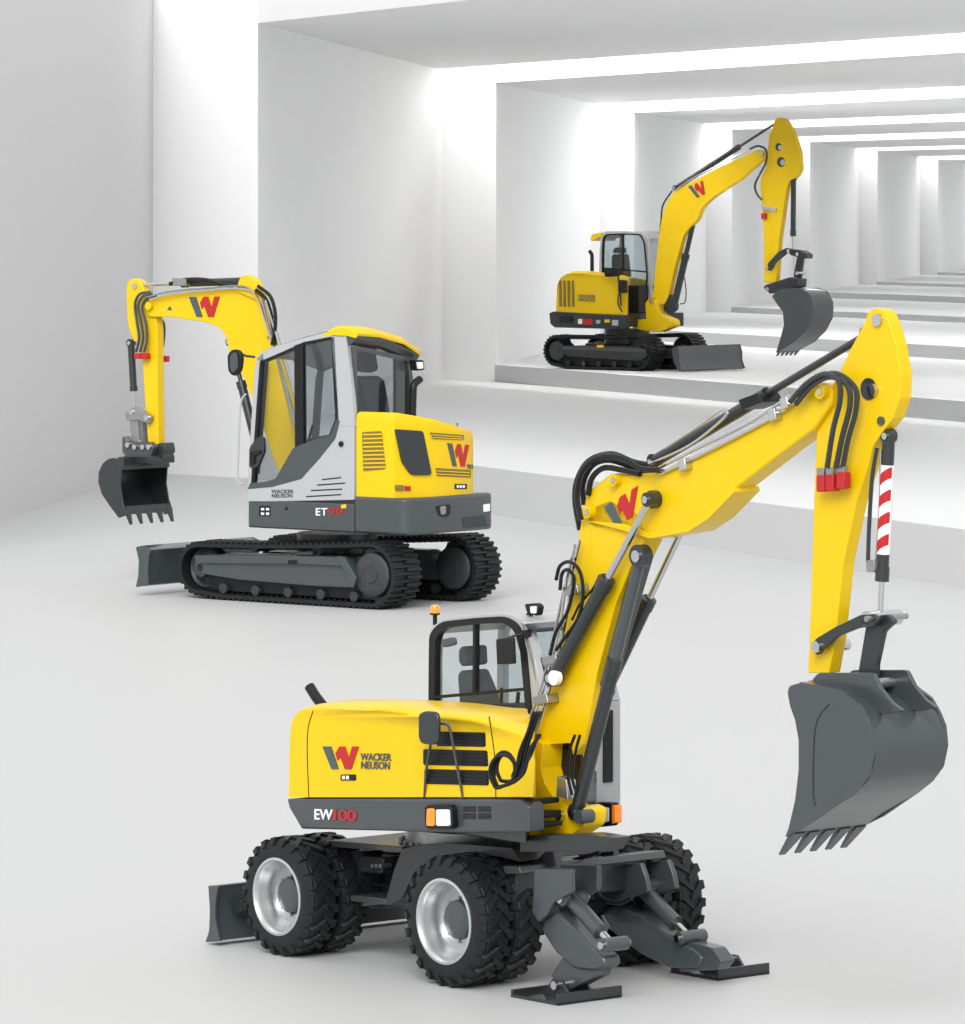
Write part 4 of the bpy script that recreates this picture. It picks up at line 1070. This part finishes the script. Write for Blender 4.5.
# roof with yellow rear cover
wr0 = F2.P(345, 338, DC)[2]
def roof_sec(d, dz): return [(p[0], d, p[2] + dz) for p in [F2.P(x, y, DC) for x, y in rnd([(256, 358, 3), (262, 350.5, 3), (300, 338), (332, 329.5), (336, 331), (300, 342), (262, 358)], 0, 3)]]
MB(F2).loft([roof_sec(DC + .02, 0), roof_sec((DC + DCF) / 2, -.04), roof_sec(DCF - .02, -.20)]).done('cab_roof', 'mid', cab2, .004)
def yr(d, dz, ex): return [(p[0] - ex, d, p[2] + dz) for p in [F2.P(x, y, DC) for x, y in rnd([(318, 335), (333, 326.5, 3), (343, 325, 3), (352, 327.5, 3), (357, 333, 2), (356, 336), (346, 333.5), (334, 333)], 0, 3)]]
MB(F2).loft([yr(DC - .005, -.03, 0), yr(DC + .05, 0, 0), yr(DC + .45, -.03, .02), yr(DC + .95, -.13, .02), yr(DCF + .02, -.28, 0)]).done('roof_cover', 'yellow', cab2, .006)
def vs(d, dz): return [(p[0], d, p[2] + dz) for p in [F2.P(x, y, DC) for x, y in ((342, 333), (356, 335), (355, 339), (349, 345), (343, 345))]]
MB(F2).loft([vs(DC + .02, 0), vs(DC + .6, -.06), vs(DCF, -.27)]).done('roof_visor', 'mid', cab2, .004)
# rear window
rw = [F2.U(354.5, 346, ucr), F2.U(405, 356, ucr), F2.U(405, 417, ucr), F2.U(356.5, 420, ucr)]
ri = [F2.U(357, 350, ucr), F2.U(396, 359, ucr), F2.U(396, 413, ucr), F2.U(358, 415, ucr)]
ring_mb(MB(F2), rw, ri, (.05, 0, 0)).done('rear_window_frame', 'mid', cab2, .004)
MB(F2).prism3(ri, [(p[0] + .008, p[1], p[2]) for p in ri]).done('rear_glass', 'tint', cab2, smooth=0)
MB(F2).plate([(253, 470), (262, 362), (266, 360), (257, 474)], DCF - .06, DCF).done('windscreen_pillar', 'black', cab2)
uf2 = u2(259, 362, DC)
# seat
st2 = MB(F2).plate([(352, 430), (352, 382, 3), (356, 378, 3), (362, 380, 3), (366, 400), (370, 432)], .55, 1.0, 2).done('seat', 'seat', E2, .02)
usx = ucr + .28
MB(F2).uplate([(358, 353, 4), (376, 352, 4), (379, 370, 4), (372, 373, 3), (359, 371, 4)], usx, usx + .10, 3).done('headrest', 'seat', st2, .015)
MB(F2).uplate([(354, 376, 4), (382, 376, 4), (384, 424, 3), (352, 424, 3)], usx + .02, usx + .14, 3).done('backrest', 'seat', st2, .02)
MB(F2).plate([(300, 440), (340, 432), (342, 470), (300, 472)], .5, 1.1, 2).done('seat_cushion', 'seat', st2, .02)
MB(F2).hose([(306, 470), (309, 440), (313, 425)], .45, .02).done('joystick', 'black', cab2)
# rear lamp and mirror
wl2 = MB(F2).uplate([(415.5, 360, 2), (424, 360, 2), (425, 370, 2), (417, 371, 2)], ucr - .16, ucr - .05, 2).done('work_lamp', 'black', E2, .01)
MB(F2).uplate([(417.5, 362), (423, 362), (423.5, 368.5), (418.5, 369)], ucr - .18, ucr - .15, 1).done('lamp_lens', 'lamp', wl2)
MB(F2).tube([F2.U(411, 362, ucr - .08), F2.U(418, 364, ucr - .10)], .018).done('lamp_arm', 'black', wl2)
mr2 = MB(F2).plate([(227, 355, 4), (232, 349, 4), (239, 350, 4), (241.5, 358), (240, 371, 4), (234, 377, 4), (228, 372, 4)], .0, .06, 3).done('mirror', 'black', E2, .01)
MB(F2).plate([(229.5, 357, 3), (233, 352, 3), (237, 352.5, 3), (238, 368, 3), (233, 373, 3), (230, 369, 2)], -.012, .0, 3).done('mirror_glass', 'mid', mr2)
MB(F2).tube([F2.P(238, 352, .03), F2.P(246, 356, .06), F2.P(255, 357, .13)], .016).done('mirror_arm', 'black', mr2)
MB(F2).hose([(246, 394), (242, 399), (240, 412), (238.5, 450), (238, 480), (244, 484)], .05, .014).done('grab_rail', 'light', E2)

# boom, arm, bucket
BD0, BD1 = 1.50, 1.74
b2 = [(143, 304, 4), (146, 298, 5), (171, 294), (238, 288.5), (254, 294, 6), (263, 322), (277, 366), (289, 420), (296, 455), (298, 480), (286, 490), (272, 455), (257, 410), (243, 376), (229, 352), (226, 336, 5), (219, 327, 6), (205, 322), (170, 317), (148, 317, 4)]
boom2 = MB(F2).plate(b2, BD0, BD1, 1).done('boom', 'yellow', E2, .02)
MB(F2).plate([(236, 291), (239, 279, 4), (244, 274, 4), (252, 278, 4), (259, 290, 3), (270, 335), (266, 338), (256, 300)], BD0 - .04, BD0 + .10, 1).done('cylinder_bracket', 'yellow', boom2, .01)
MB(F2).plate([(286, 480), (300, 470), (306, 520), (282, 520)], BD0 - .05, BD1 + .05, 1).done('boom_foot', 'yellow', E2, .01)
emblem(F2, [(189, 297), (220, 296.5), (220, 317), (189, 317)], BD0 - .004, boom2)
MB(F2).plate([(167, 310), (169.5, 306), (172, 310)], BD0 - .006, BD0 + .01).done('warning_label', 'ink', boom2, smooth=0)
MB(F2).pcyl(148, 306, 4, BD0 - .06, BD1 + .06).done('pivot_pin', 'yellow', boom2)
hyd(F2, 'arm_cylinder', (246, 281), (137, 285), 1.60, .58, .052, .026, E2)
MB(F2).hose([(170, 284), (185, 280), (205, 280), (225, 285), (240, 284)], 1.50, .03).done('hydraulic_hose', 'black', E2)
MB(F2).plate([(172, 278), (186, 279), (186, 286), (173, 286)], 1.46, 1.56, 1).done('cylinder_clamp', 'steel', boom2, .006)
for k, (h, r, m_) in enumerate((([(148, 297), (170, 291.5), (210, 288), (238, 286), (252, 291), (262, 310), (280, 370), (298, 440)], .013, 'steel'), ([(150, 299.5), (172, 294), (212, 290), (240, 288.5), (256, 296), (268, 330), (286, 390), (302, 450)], .013, 'chrome'),
        ([(256, 290), (266, 300), (272, 320), (275, 345)], .03, 'black'), ([(258, 286), (270, 296), (275, 312), (275, 330), (272, 345)], .025, 'black'),
        ([(262, 300), (272, 340), (290, 400), (300, 440)], .018, 'steel'), ([(266, 300), (278, 340), (296, 400), (304, 440)], .018, 'chrome'), ([(270, 310), (282, 350), (300, 410)], .015, 'steel'))):
    MB(F2).hose(h, BD0 - .05 - .02 * (k % 2), r, 7).done('hydraulic_hose' if m_ == 'black' else 'hydraulic_pipe', m_, E2)
hyd(F2, 'boom_cylinder', (257, 446), (231, 342), 1.60, .62, .060, .03, E2, rod='dark')
AD0, AD1 = 1.54, 1.68
a2 = [(127, 320), (126, 286, 3), (129, 280, 3), (134, 278, 3), (139, 281), (143, 288), (148, 300), (155, 312), (157, 330), (157.5, 400), (158.5, 446, 3), (154, 451, 3), (148, 448), (146, 420), (142, 360), (139, 342), (134, 342), (129, 330)]
arm2 = MB(F2).plate(a2, AD0, AD1, 1).done('arm', 'yellow', E2, .014)
MB(F2).pcyl(134, 286, 3, AD0 - .02, AD1 + .02).done('pivot_pin', 'chrome', arm2)
MB(F2).plate([(150, 446), (164, 442, 3), (166, 452, 3), (158, 462, 3), (150, 460)], AD0 - .03, AD1 + .03, 1).done('arm_end', 'dark', arm2, .008)
for h in ([(152, 294), (143, 296), (138, 306), (141, 322), (143, 338), (140, 352)], [(156, 296), (147, 298), (142, 308), (146, 324), (147, 340), (144, 352)], [(150, 292), (140, 294), (135, 304), (137, 322), (139, 338), (136, 352)]):
    MB(F2).hose(h, 1.46, .02).done('hydraulic_hose', 'mid', arm2)
MB(F2).hose([(158, 316), (164, 325), (163, 345), (160, 352)], 1.78, .02).done('hydraulic_hose', 'mid', arm2)
for (x, y, d) in ((137, 356, 1.46), (143.5, 356, 1.46), (163, 359, 1.8)):
    MB(F2).plate(rect(x - 3, y - 3, x + 3, y + 3), d - .04, d + .04, 1).done('quick_coupling', 'red', arm2, .008)['label'] = 'red cap of the hose coupling'
hyd(F2, 'bucket_cylinder', (131, 343), (135, 412), 1.60, .70, .048, .022, E2)
# linkage and quick coupler
MB(F2).plate([(124, 414, 2), (131, 408, 3), (138, 406, 2), (144, 412), (151, 416, 2), (149, 424, 2), (138, 420), (127, 421, 2)], 1.46, 1.52, 1).done('rocker_link', 'steel', E2, .008)
MB(F2).plate([(129, 418), (137, 414), (139, 440), (142, 446), (130, 448), (131, 436)], 1.50, 1.56, 1).done('bucket_link', 'steel', E2, .008)
MB(F2).plate([(138, 420, 2), (148, 420, 2), (149, 446), (138, 446)], 1.66, 1.72, 1).done('bucket_link', 'steel', E2, .008)
cp = MB(F2).plate([(122, 437, 2), (125, 436), (127, 442), (150, 442, 2), (153, 448), (150, 459), (128, 460), (122, 452)], 1.40, 1.50, 1).done('quick_coupler', 'mid', E2, .01)
MB(F2).plate([(122, 456), (150, 456), (150, 464), (122, 464)], 1.30, 1.80, 1).done('coupler_beam', 'dark', cp, .01)
for x in (127, 134, 142, 148): MB(F2).pcyl(x, 447 if x > 130 else 445, 2.6, 1.36, 1.82).done('coupler_pin', 'chrome', cp)
for (x, y) in ((131, 412), (146, 418)): MB(F2).pcyl(x, y, 2.6, 1.44, 1.74).done('link_pin', 'chrome', cp)
side2 = [(122, 466, 2), (117, 459, 2), (110, 458, 3), (103, 463, 3), (99, 472), (98.5, 482), (102, 494), (110, 506), (119, 518), (127, 515), (123, 502), (120.5, 486)]
shell2 = [(123, 465), (117, 459), (110, 458.5), (103, 463.5), (99, 473), (99, 483), (103, 495), (111, 506), (126, 514)]
bk2 = bucket(F2, side2, shell2, None, 1.06, 1.98, (1.2, 1.7), .03, (.09, .15), E2, (-.35, -.94), 'dark')
q = [F2.P(x, y, 1.06) for x, y in ((118, 457), (123, 457), (124, 470), (120, 470))]
MB(F2).prism3([(p[0], 1.06, p[2]) for p in q], [(p[0], 1.98, p[2]) for p in q]).done('mouth_beam', 'dark', bk2, .006)
# blade
bs = rnd([(136, 547), (143, 545.5), (151, 550), (149, 556), (148, 572), (149, 585), (136, 587), (138.5, 575), (139, 560)], 0)
q = [F2.P(x, y, -.02) for x, y in bs]
bl2 = MB(F2).prism3([(p[0], -.02, p[2]) for p in q], [(p[0], 2.16, p[2]) for p in q]).done('dozer_blade', 'mid', E2, .006)
for d in (-.05, 2.14):
    MB(F2).prism3([(p[0] - .02, d, p[2]) for p in q], [(p[0] - .02, d + .03, p[2]) for p in q]).done('blade_side_plate', 'light' if False else 'mid', bl2, .004)
ub2 = min(p[0] for p in q)
for d in (.62, 1.40):
    MB(F2).prism3([(ub2 + .05, d, .50), (um + .6, d, .45), (um + .6, d, .34), (ub2 + .05, d, .28)], [(ub2 + .05, d + .1, .50), (um + .6, d + .1, .45), (um + .6, d + .1, .34), (ub2 + .05, d + .1, .28)]).done('blade_arm', 'dark', bl2, .01)

# ================================================================== EW80-size crawler excavator far back
F3 = Frame(651, 371.5, FLOOR2, -40, 1)
E3 = root('crawler_excavator', F3, 'small yellow crawler excavator far back in the hall, dozer blade at its right', 'excavator')
def u3(px, py, d): return F3.P(px, py, d)[0]
TL, TR = u3(543, 348, .0), u3(651, 356, .0)
crawler(F3, E3, TL, TR, .0, .56, .38, .44, sprocket_at=0, lift=.06)
crawler(F3, E3, TL, TR, 1.66, .56, .38, .44, sprocket_at=0, lift=.06)
for (d, dd) in ((.06, .32), (1.76, 2.05)):
    q = [F3.P(x, y, .06) for x, y in rnd([(562, 346), (600, 345), (646, 348), (648, 356), (641, 361), (566, 356), (562, 352)], 2)]
    tf = MB(F3).prism3([(p[0], d, p[2]) for p in q], [(p[0], dd, p[2]) for p in q]).done('track_frame', 'dark', E3, .01)
    if d < 1:
        MB(F3).plate([(563, 346), (646, 349), (646, 352), (563, 349.5)], .02, .08, 1).done('frame_rail', 'mid', tf, .004)
        MB(F3).plate(rect(597, 345, 603, 347.5), .01, .06).done('sticker', 'yellow', tf, smooth=0)
for d in (.18, 1.84): MB(F3).box(min(TL, TR) + .42, max(TL, TR) - .42, d, d + .2, .10, .34).done('shaded_roller_frame', 'black', E3, .01)  # lower frame box, black standing for the shaded track interior
um = (TL + TR) / 2
MB(F3).slab([(um - .8, .45), (um + .8, .45), (um + .8, 1.75), (um - .8, 1.75)], .30, .62, .2).done('undercarriage', 'dark', E3, .02)
disc(MB(F3), um + .1, 1.05, .55, .60, .98).done('slewing_ring', 'dark', E3)
# platform
q = [F3.P(x, y, .08) for x, y in [(549, 313), (553, 311.5), (590, 313.5), (626, 316), (627, 329), (610, 329), (554, 327.5), (550, 324)]]
pm = MB(F3); pm.prism3(q, [(p[0], .2, p[2]) for p in q])
z0, z1 = min(p[2] for p in q) + .05, max(p[2] for p in q) - .02
pm.slab([(q[0][0] + .05, .19), (u3(627, 320, .19), .19), (u3(640, 320, .7), .7), (u3(684, 320, 1.95), 1.95), (q[0][0] + .05, 1.95)], z0, z1)
plat3 = pm.done('platform', 'dark', E3, .02)
for i in range(3): MB(F3).plate(rect(559.5 + i * 5, 316, 563 + i * 5, 323), .07, .1, 1).done('air_slot', 'black', plat3, smooth=0)
for (x0, y0, x1, y1, c) in ((583, 319, 592, 324.5, 'red'), (578, 319, 582, 324, 'white'), (596, 320, 600, 323.5, 'light'), (604.5, 319.5, 609.5, 322.5, 'yellow'), (612, 320, 618, 325.5, 'light')):
    MB(F3).plate(rect(x0, y0, x1, y1), .066, .1).done('sticker', c, plat3, smooth=0)
# hood
hd = rnd([(556, 311.5), (557, 285), (560, 277, 3), (567, 271.5, 4), (580, 271), (601, 274), (615, 277.5, 3), (625, 281, 2), (627, 290), (627, 315)], 0)
hq = [F3.P(x, y, .1) for x, y in hd]; wb3 = min(p[2] for p in hq); wt3 = max(p[2] for p in hq)
def hs3(d, k):
    out = []
    for p in hq:
        t = (p[2] - wb3) / (wt3 - wb3)
        out.append((min(p[0], F3.P(628, 300, d)[0]) if d < .95 else min(p[0], F3.P(628, 300, .95)[0]), d, wb3 + (p[2] - wb3) * (1 - k * t ** 3)))
    return out
hood3 = MB(F3).loft([hs3(.12, .08), hs3(.10, .05), hs3(.2, .0), hs3(.5, .0), hs3(.9, .04), hs3(1.4, .12), hs3(1.85, .2)]).done('engine_hood', 'yellow', E3, .015, smooth=50)
for i in range(4):
    x = 559 + i * 4.2
    MB(F3).plate([(x, 281 - i * .3), (x + 1.8, 280.6), (x + 2.2, 307), (x + .3, 306.5)], .09, .13, 0).done('air_slot', 'perf', hood3, smooth=0)
lettering('maker_name', 'WACKER\nNEUSON', 'ink', F3, [(578, 294.5), (595.5, 295), (595.5, 301.5), (578, 301)], .096, hood3)
for p in ([(578, 311.5), (590, 312)],): pass
# cab
C0, C1 = 1.0, 1.8
oo = rnd([(599, 276), (599.5, 250), (601, 236, 3), (605, 231.5, 3), (624, 231), (643, 231.5, 3), (648.5, 240, 2), (651, 275), (650, 300)], 0, 4)
ii = rnd([(602, 276), (602, 250), (603, 237, 3), (606.5, 234, 2), (624, 233.5), (641, 234, 3), (645, 242, 2), (648, 275), (646, 300)], 0, 4)
oq = [F3.P(x, y, C0) for x, y in oo]; iq = [F3.P(x, y, C0) for x, y in ii]
cab3 = ring_mb(MB(F3), oq, iq, (0, .06, 0)).done('cab_frame', 'light', E3, .006)
ring_mb(MB(F3), [(p[0], C1, p[2]) for p in oq], [(p[0], C1, p[2]) for p in iq], (0, -.06, 0)).done('cab_side_frame', 'light', cab3, .006)
i2 = rnd([(603.3, 276), (603.5, 250), (604.3, 238, 3), (607, 235.3, 2), (624, 234.8), (640.3, 235.3, 3), (643.8, 243, 2), (646.6, 275), (644.5, 300)], 0, 4)
ring_mb(MB(F3), [(p[0], C0 - .01, p[2]) for p in iq], [(p[0], C0 - .01, p[2]) for p in [F3.P(x, y, C0) for x, y in i2]], (0, .05, 0)).done('window_seal', 'black', cab3)
MB(F3).plate(i2, C0 + .01, C0 + .02).done('side_glass', 'tint', cab3, smooth=0)
bar(F3, 'window_divider', (622.5, 234), (622.5, 271), C0 - .01, C0 + .04, 1.2, 'black', cab3)
bar(F3, 'window_bar', (603, 268), (647, 272), C0 - .01, C0 + .04, 1.4, 'black', cab3)
rp = [F3.P(x, y, C0) for x, y in ((600, 238), (605, 231.2), (643, 231.2), (648, 239), (643, 234), (605, 234))]
MB(F3).prism3([(p[0], C0 + .02, p[2]) for p in rp], [(p[0], C1 - .02, p[2]) for p in rp]).done('cab_roof', 'light', cab3, .006)
uft, ufb = F3.P(647, 238, C0)[0], F3.P(651, 290, C0)[0]
wt_, wb_ = F3.P(647, 238, C0)[2], F3.P(651, 312, C0)[2]
outer = [(ufb, C0, wb_), (uft, C0, wt_), (uft, C1, wt_), (ufb, C1, wb_)]
inner = [(ufb, C0 + .09, wb_ + .5), (uft + .01, C0 + .09, wt_ - .1), (uft + .01, C1 - .07, wt_ - .1), (ufb, C1 - .07, wb_ + .5)]
ring_mb(MB(F3), outer, inner, (-.05, 0, 0)).done('front_frame', 'light', cab3, .006)
MB(F3).prism3(inner, [(p[0] - .01, p[1], p[2]) for p in inner]).done('windscreen', 'tint', cab3, smooth=0)
MB(F3).box(F3.P(625, 300, .5)[0], ufb - .08, .62, C1, z1, F3.P(640, 285, C0)[2]).done('cab_lower_body', 'black', cab3, .02)
MB(F3).box(F3.P(599, 300, C0)[0], F3.P(603, 300, C0)[0], C0 + .05, C1, z1, F3.P(600, 270, C0)[2]).done('rear_wall', 'dark', cab3, .01)
sr3 = [F3.P(x, y, C0) for x, y in ((591, 238), (592, 234.5), (601, 232.5), (602, 236.5), (596, 238.5), (594, 241), (591, 241))]
MB(F3).prism3([(p[0], C0 - .02, p[2]) for p in sr3], [(p[0], C1, p[2]) for p in sr3]).done('roof_cover', 'yellow', cab3, .006)
s3 = MB(F3).plate([(612, 278), (611, 256, 3), (614, 254), (620, 254, 3), (623, 278)], 1.25, 1.6, 1).done('seat', 'seat', E3, .02)
MB(F3).plate([(613, 250, 2), (615, 247.5), (620, 247.5, 2), (620, 253), (613, 253)], 1.3, 1.55, 1).done('headrest', 'seat', s3, .01)
MB(F3).tube(catmull([F3.P(592, 273, .7), F3.P(592, 258, .7), F3.P(591.5, 254, .7), F3.P(589.5, 251, .7)], 4), .045, 12).done('exhaust_pipe', 'black', hood3)
m3 = MB(F3).plate([(604, 268, 2), (618, 267.5, 2), (618.5, 276.5, 2), (604.5, 277, 2)], .0, .08, 2).done('mirror', 'black', E3, .01)
MB(F3).hose([(618, 275), (620, 290), (621, 306)], .05, .02).done('mirror_arm', 'black', m3)
MB(F3).plate([(618, 280, 2), (625.5, 280, 2), (626, 293, 2), (618, 293, 2)], .0, .08, 2).done('lamp_box', 'black', m3, .01)
MB(F3).hose([(619, 293), (618, 303), (622, 312)], .04, .02).done('grab_rail', 'dark', E3)
# boom
D0, D1 = .72, .88
bm3 = [(650, 304), (653, 295), (655.5, 265), (658.5, 240), (662, 216), (667, 202, 3), (675, 190), (684, 186), (720, 167), (757, 150, 3), (764, 150, 4), (766, 157, 4), (741, 179), (712, 198, 4), (702, 207, 3), (697, 220), (690, 227), (683, 236), (680, 248), (674, 270), (668, 297), (664, 305, 3)]
boom3 = MB(F3).plate(bm3, D0, D1, 1).done('boom', 'yellow', E3, .02)
emblem(F3, [(688, 186.5), (703, 180.5), (708, 193), (693.5, 199.5)], D0 - .006, boom3, .01)
MB(F3).pcyl(761, 154, 2.5, D0 - .04, D1 + .04).done('pivot_pin', 'chrome', boom3)
foot3 = MB(F3).plate([(632.5, 320), (646, 319), (645, 303, 2), (650, 297, 3), (656, 301, 2), (660, 314), (673, 320, 2), (674, 326, 2), (660, 332), (645, 331), (632.5, 328)], D0 - .1, D1, 1).done('boom_foot', 'yellow', E3, .015)
MB(F3).pcyl(651, 301, 3, D0 - .13, D1 + .02).done('pivot_pin', 'chrome', foot3)
MB(F3).pcyl(669, 323, 3.4, D0 - .13, D1 + .02).done('pivot_pin', 'yellow', foot3)
hyd(F3, 'arm_cylinder', (676, 188), (779, 121), .84, .62, .062, .032, E3, rod='mid')
MB(F3).hose([(675, 191), (690, 180), (725, 162), (745, 152)], .70, .02).done('hydraulic_pipe', 'chrome', boom3)
MB(F3).hose([(672, 191), (663, 205), (661, 222), (660, 238)], .74, .02).done('hydraulic_hose', 'black', boom3)
hyd(F3, 'boom_cylinder', (674, 306), (696, 212), .84, .55, .085, .06, E3, rod='dark')
MB(F3).plate([(664, 302), (668, 294), (674, 296), (674, 310), (668, 314), (663, 310)], .74, .92, 2).done('cylinder_bearing', 'dark', foot3, .01)
MB(F3).hose([(684, 275), (686, 290), (685, 302), (680, 304)], 1.75, .015).done('grab_rail', 'mid', cab3)
# arm
ar3 = [(766, 168), (769, 135), (772, 128), (775, 119, 3), (780, 117, 3), (786, 120, 3), (793, 133), (799, 152), (800, 170, 3), (796, 177, 3), (789, 181), (786, 192), (784, 206), (779, 240), (776, 282), (764, 283), (763.5, 240), (762, 206), (760, 184), (762, 175)]
arm3 = MB(F3).plate(ar3, D0 + .03, D0 + .19, 1).done('arm', 'yellow', E3, .012)
for (x, y, r) in ((778.5, 147, 4), (781, 162, 5)):
    MB(F3).pcyl(x, y, r, D0 + .022, D0 + .06).done('arm_opening', 'dark', arm3)
    MB(F3).pcyl(x + 1.5, y + .5, r * .6, D0 + .015, D0 + .2).done('pivot_pin', 'light', arm3)
MB(F3).pcyl(780, 121, 2.2, D0, D1).done('pivot_pin', 'yellow', arm3)
MB(F3).hose([(750, 149), (758, 146), (766, 150), (766, 162), (760, 174), (755, 185), (757, 194), (762, 200)], .66, .026).done('hydraulic_hose', 'dark', arm3)
MB(F3).plate([(761, 204), (765, 206), (776, 208), (776, 212), (768, 211), (762, 210)], .70, .78, 1).done('hose_fitting', 'chrome', arm3, .004)
MB(F3).plate(rect(761, 213, 765.5, 219), .68, .74, 1).done('quick_coupling', 'red', arm3, .004)['label'] = 'red cap of the hose coupling'
hyd(F3, 'bucket_cylinder', (793.5, 178), (793, 251), .84, .80, .062, .028, E3)
MB(F3).plate([(766, 270, 2), (768, 263), (778, 252), (787, 247.5), (791, 250), (784, 256), (775, 263), (771, 271, 2)], .70, .74, 1).done('rocker_link', 'dark', E3, .006)
MB(F3).plate([(786, 248, 2), (800, 250), (807, 254, 2), (807, 259, 2), (800, 258), (790, 255)], .74, .98, 1).done('link_head', 'dark', E3, .01)
lk3 = MB(F3).plate([(797, 257), (803, 258), (801, 272), (800, 284, 2), (793, 285, 2), (794, 272)], .80, .88, 1).done('bucket_link', 'dark', E3, .008)
for (x, y) in ((788, 251), (797, 254), (797, 273), (790, 281), (767, 268)):
    MB(F3).pcyl(x, y, 1.8, .68, 1.0).done('link_pin', 'chrome', lk3)
MB(F3).plate([(763, 288, 2), (765, 285, 2), (790, 277, 2), (798, 279), (797, 287), (770, 294, 2)], .66, 1.02, 1).done('quick_coupler', 'dark', E3, .01)
MB(F3).pcyl(767, 289.5, 2.4, .62, 1.05).done('coupler_pin', 'chrome', E3)
side3 = [(772, 296), (780, 289), (798, 288), (808, 292, 2), (813, 303), (812.5, 318), (806, 331), (795, 342), (779, 351), (776, 353), (780, 340), (784, 325), (783, 312), (777, 304)]
shell3 = [(776, 293), (786, 289), (799, 289), (808, 293.5), (813, 304), (812, 318), (805.5, 331), (794, 342), (778, 352)]
bk3 = bucket(F3, side3, shell3, None, .55, 1.35, (), .03, (.11, .12), E3, (-.6, -.8), 'mid')
# blade
bs = rnd([(671.5, 350.5), (677, 348), (679, 356), (679, 364), (682, 372.5), (678, 373.5), (673, 364)], 0)
q = [F3.P(x, y, -.1) for x, y in bs]
zm = min(p[2] for p in q); q = [(p[0], p[1], p[2] - zm + .02) for p in q]
bl3 = MB(F3).prism3([(p[0], -.08, p[2]) for p in q], [(p[0], 2.34, p[2]) for p in q]).done('dozer_blade', 'mid', E3, .008)
for d in (-.11, 2.32):
    MB(F3).prism3([(p[0] + .02, d, p[2]) for p in q], [(p[0] + .02, d + .03, p[2]) for p in q]).done('blade_side_plate', 'mid', bl3, .004)
ub3 = min(p[0] for p in q)
for d in (.66, 1.45):
    MB(F3).prism3([(ub3 + .05, d, .52), (um + .6, d, .50), (um + .6, d, .36), (ub3 + .05, d, .26)], [(ub3 + .05, d + .12, .52), (um + .6, d + .12, .50), (um + .6, d + .12, .36), (ub3 + .05, d + .12, .26)]).done('blade_arm', 'dark', bl3, .01)
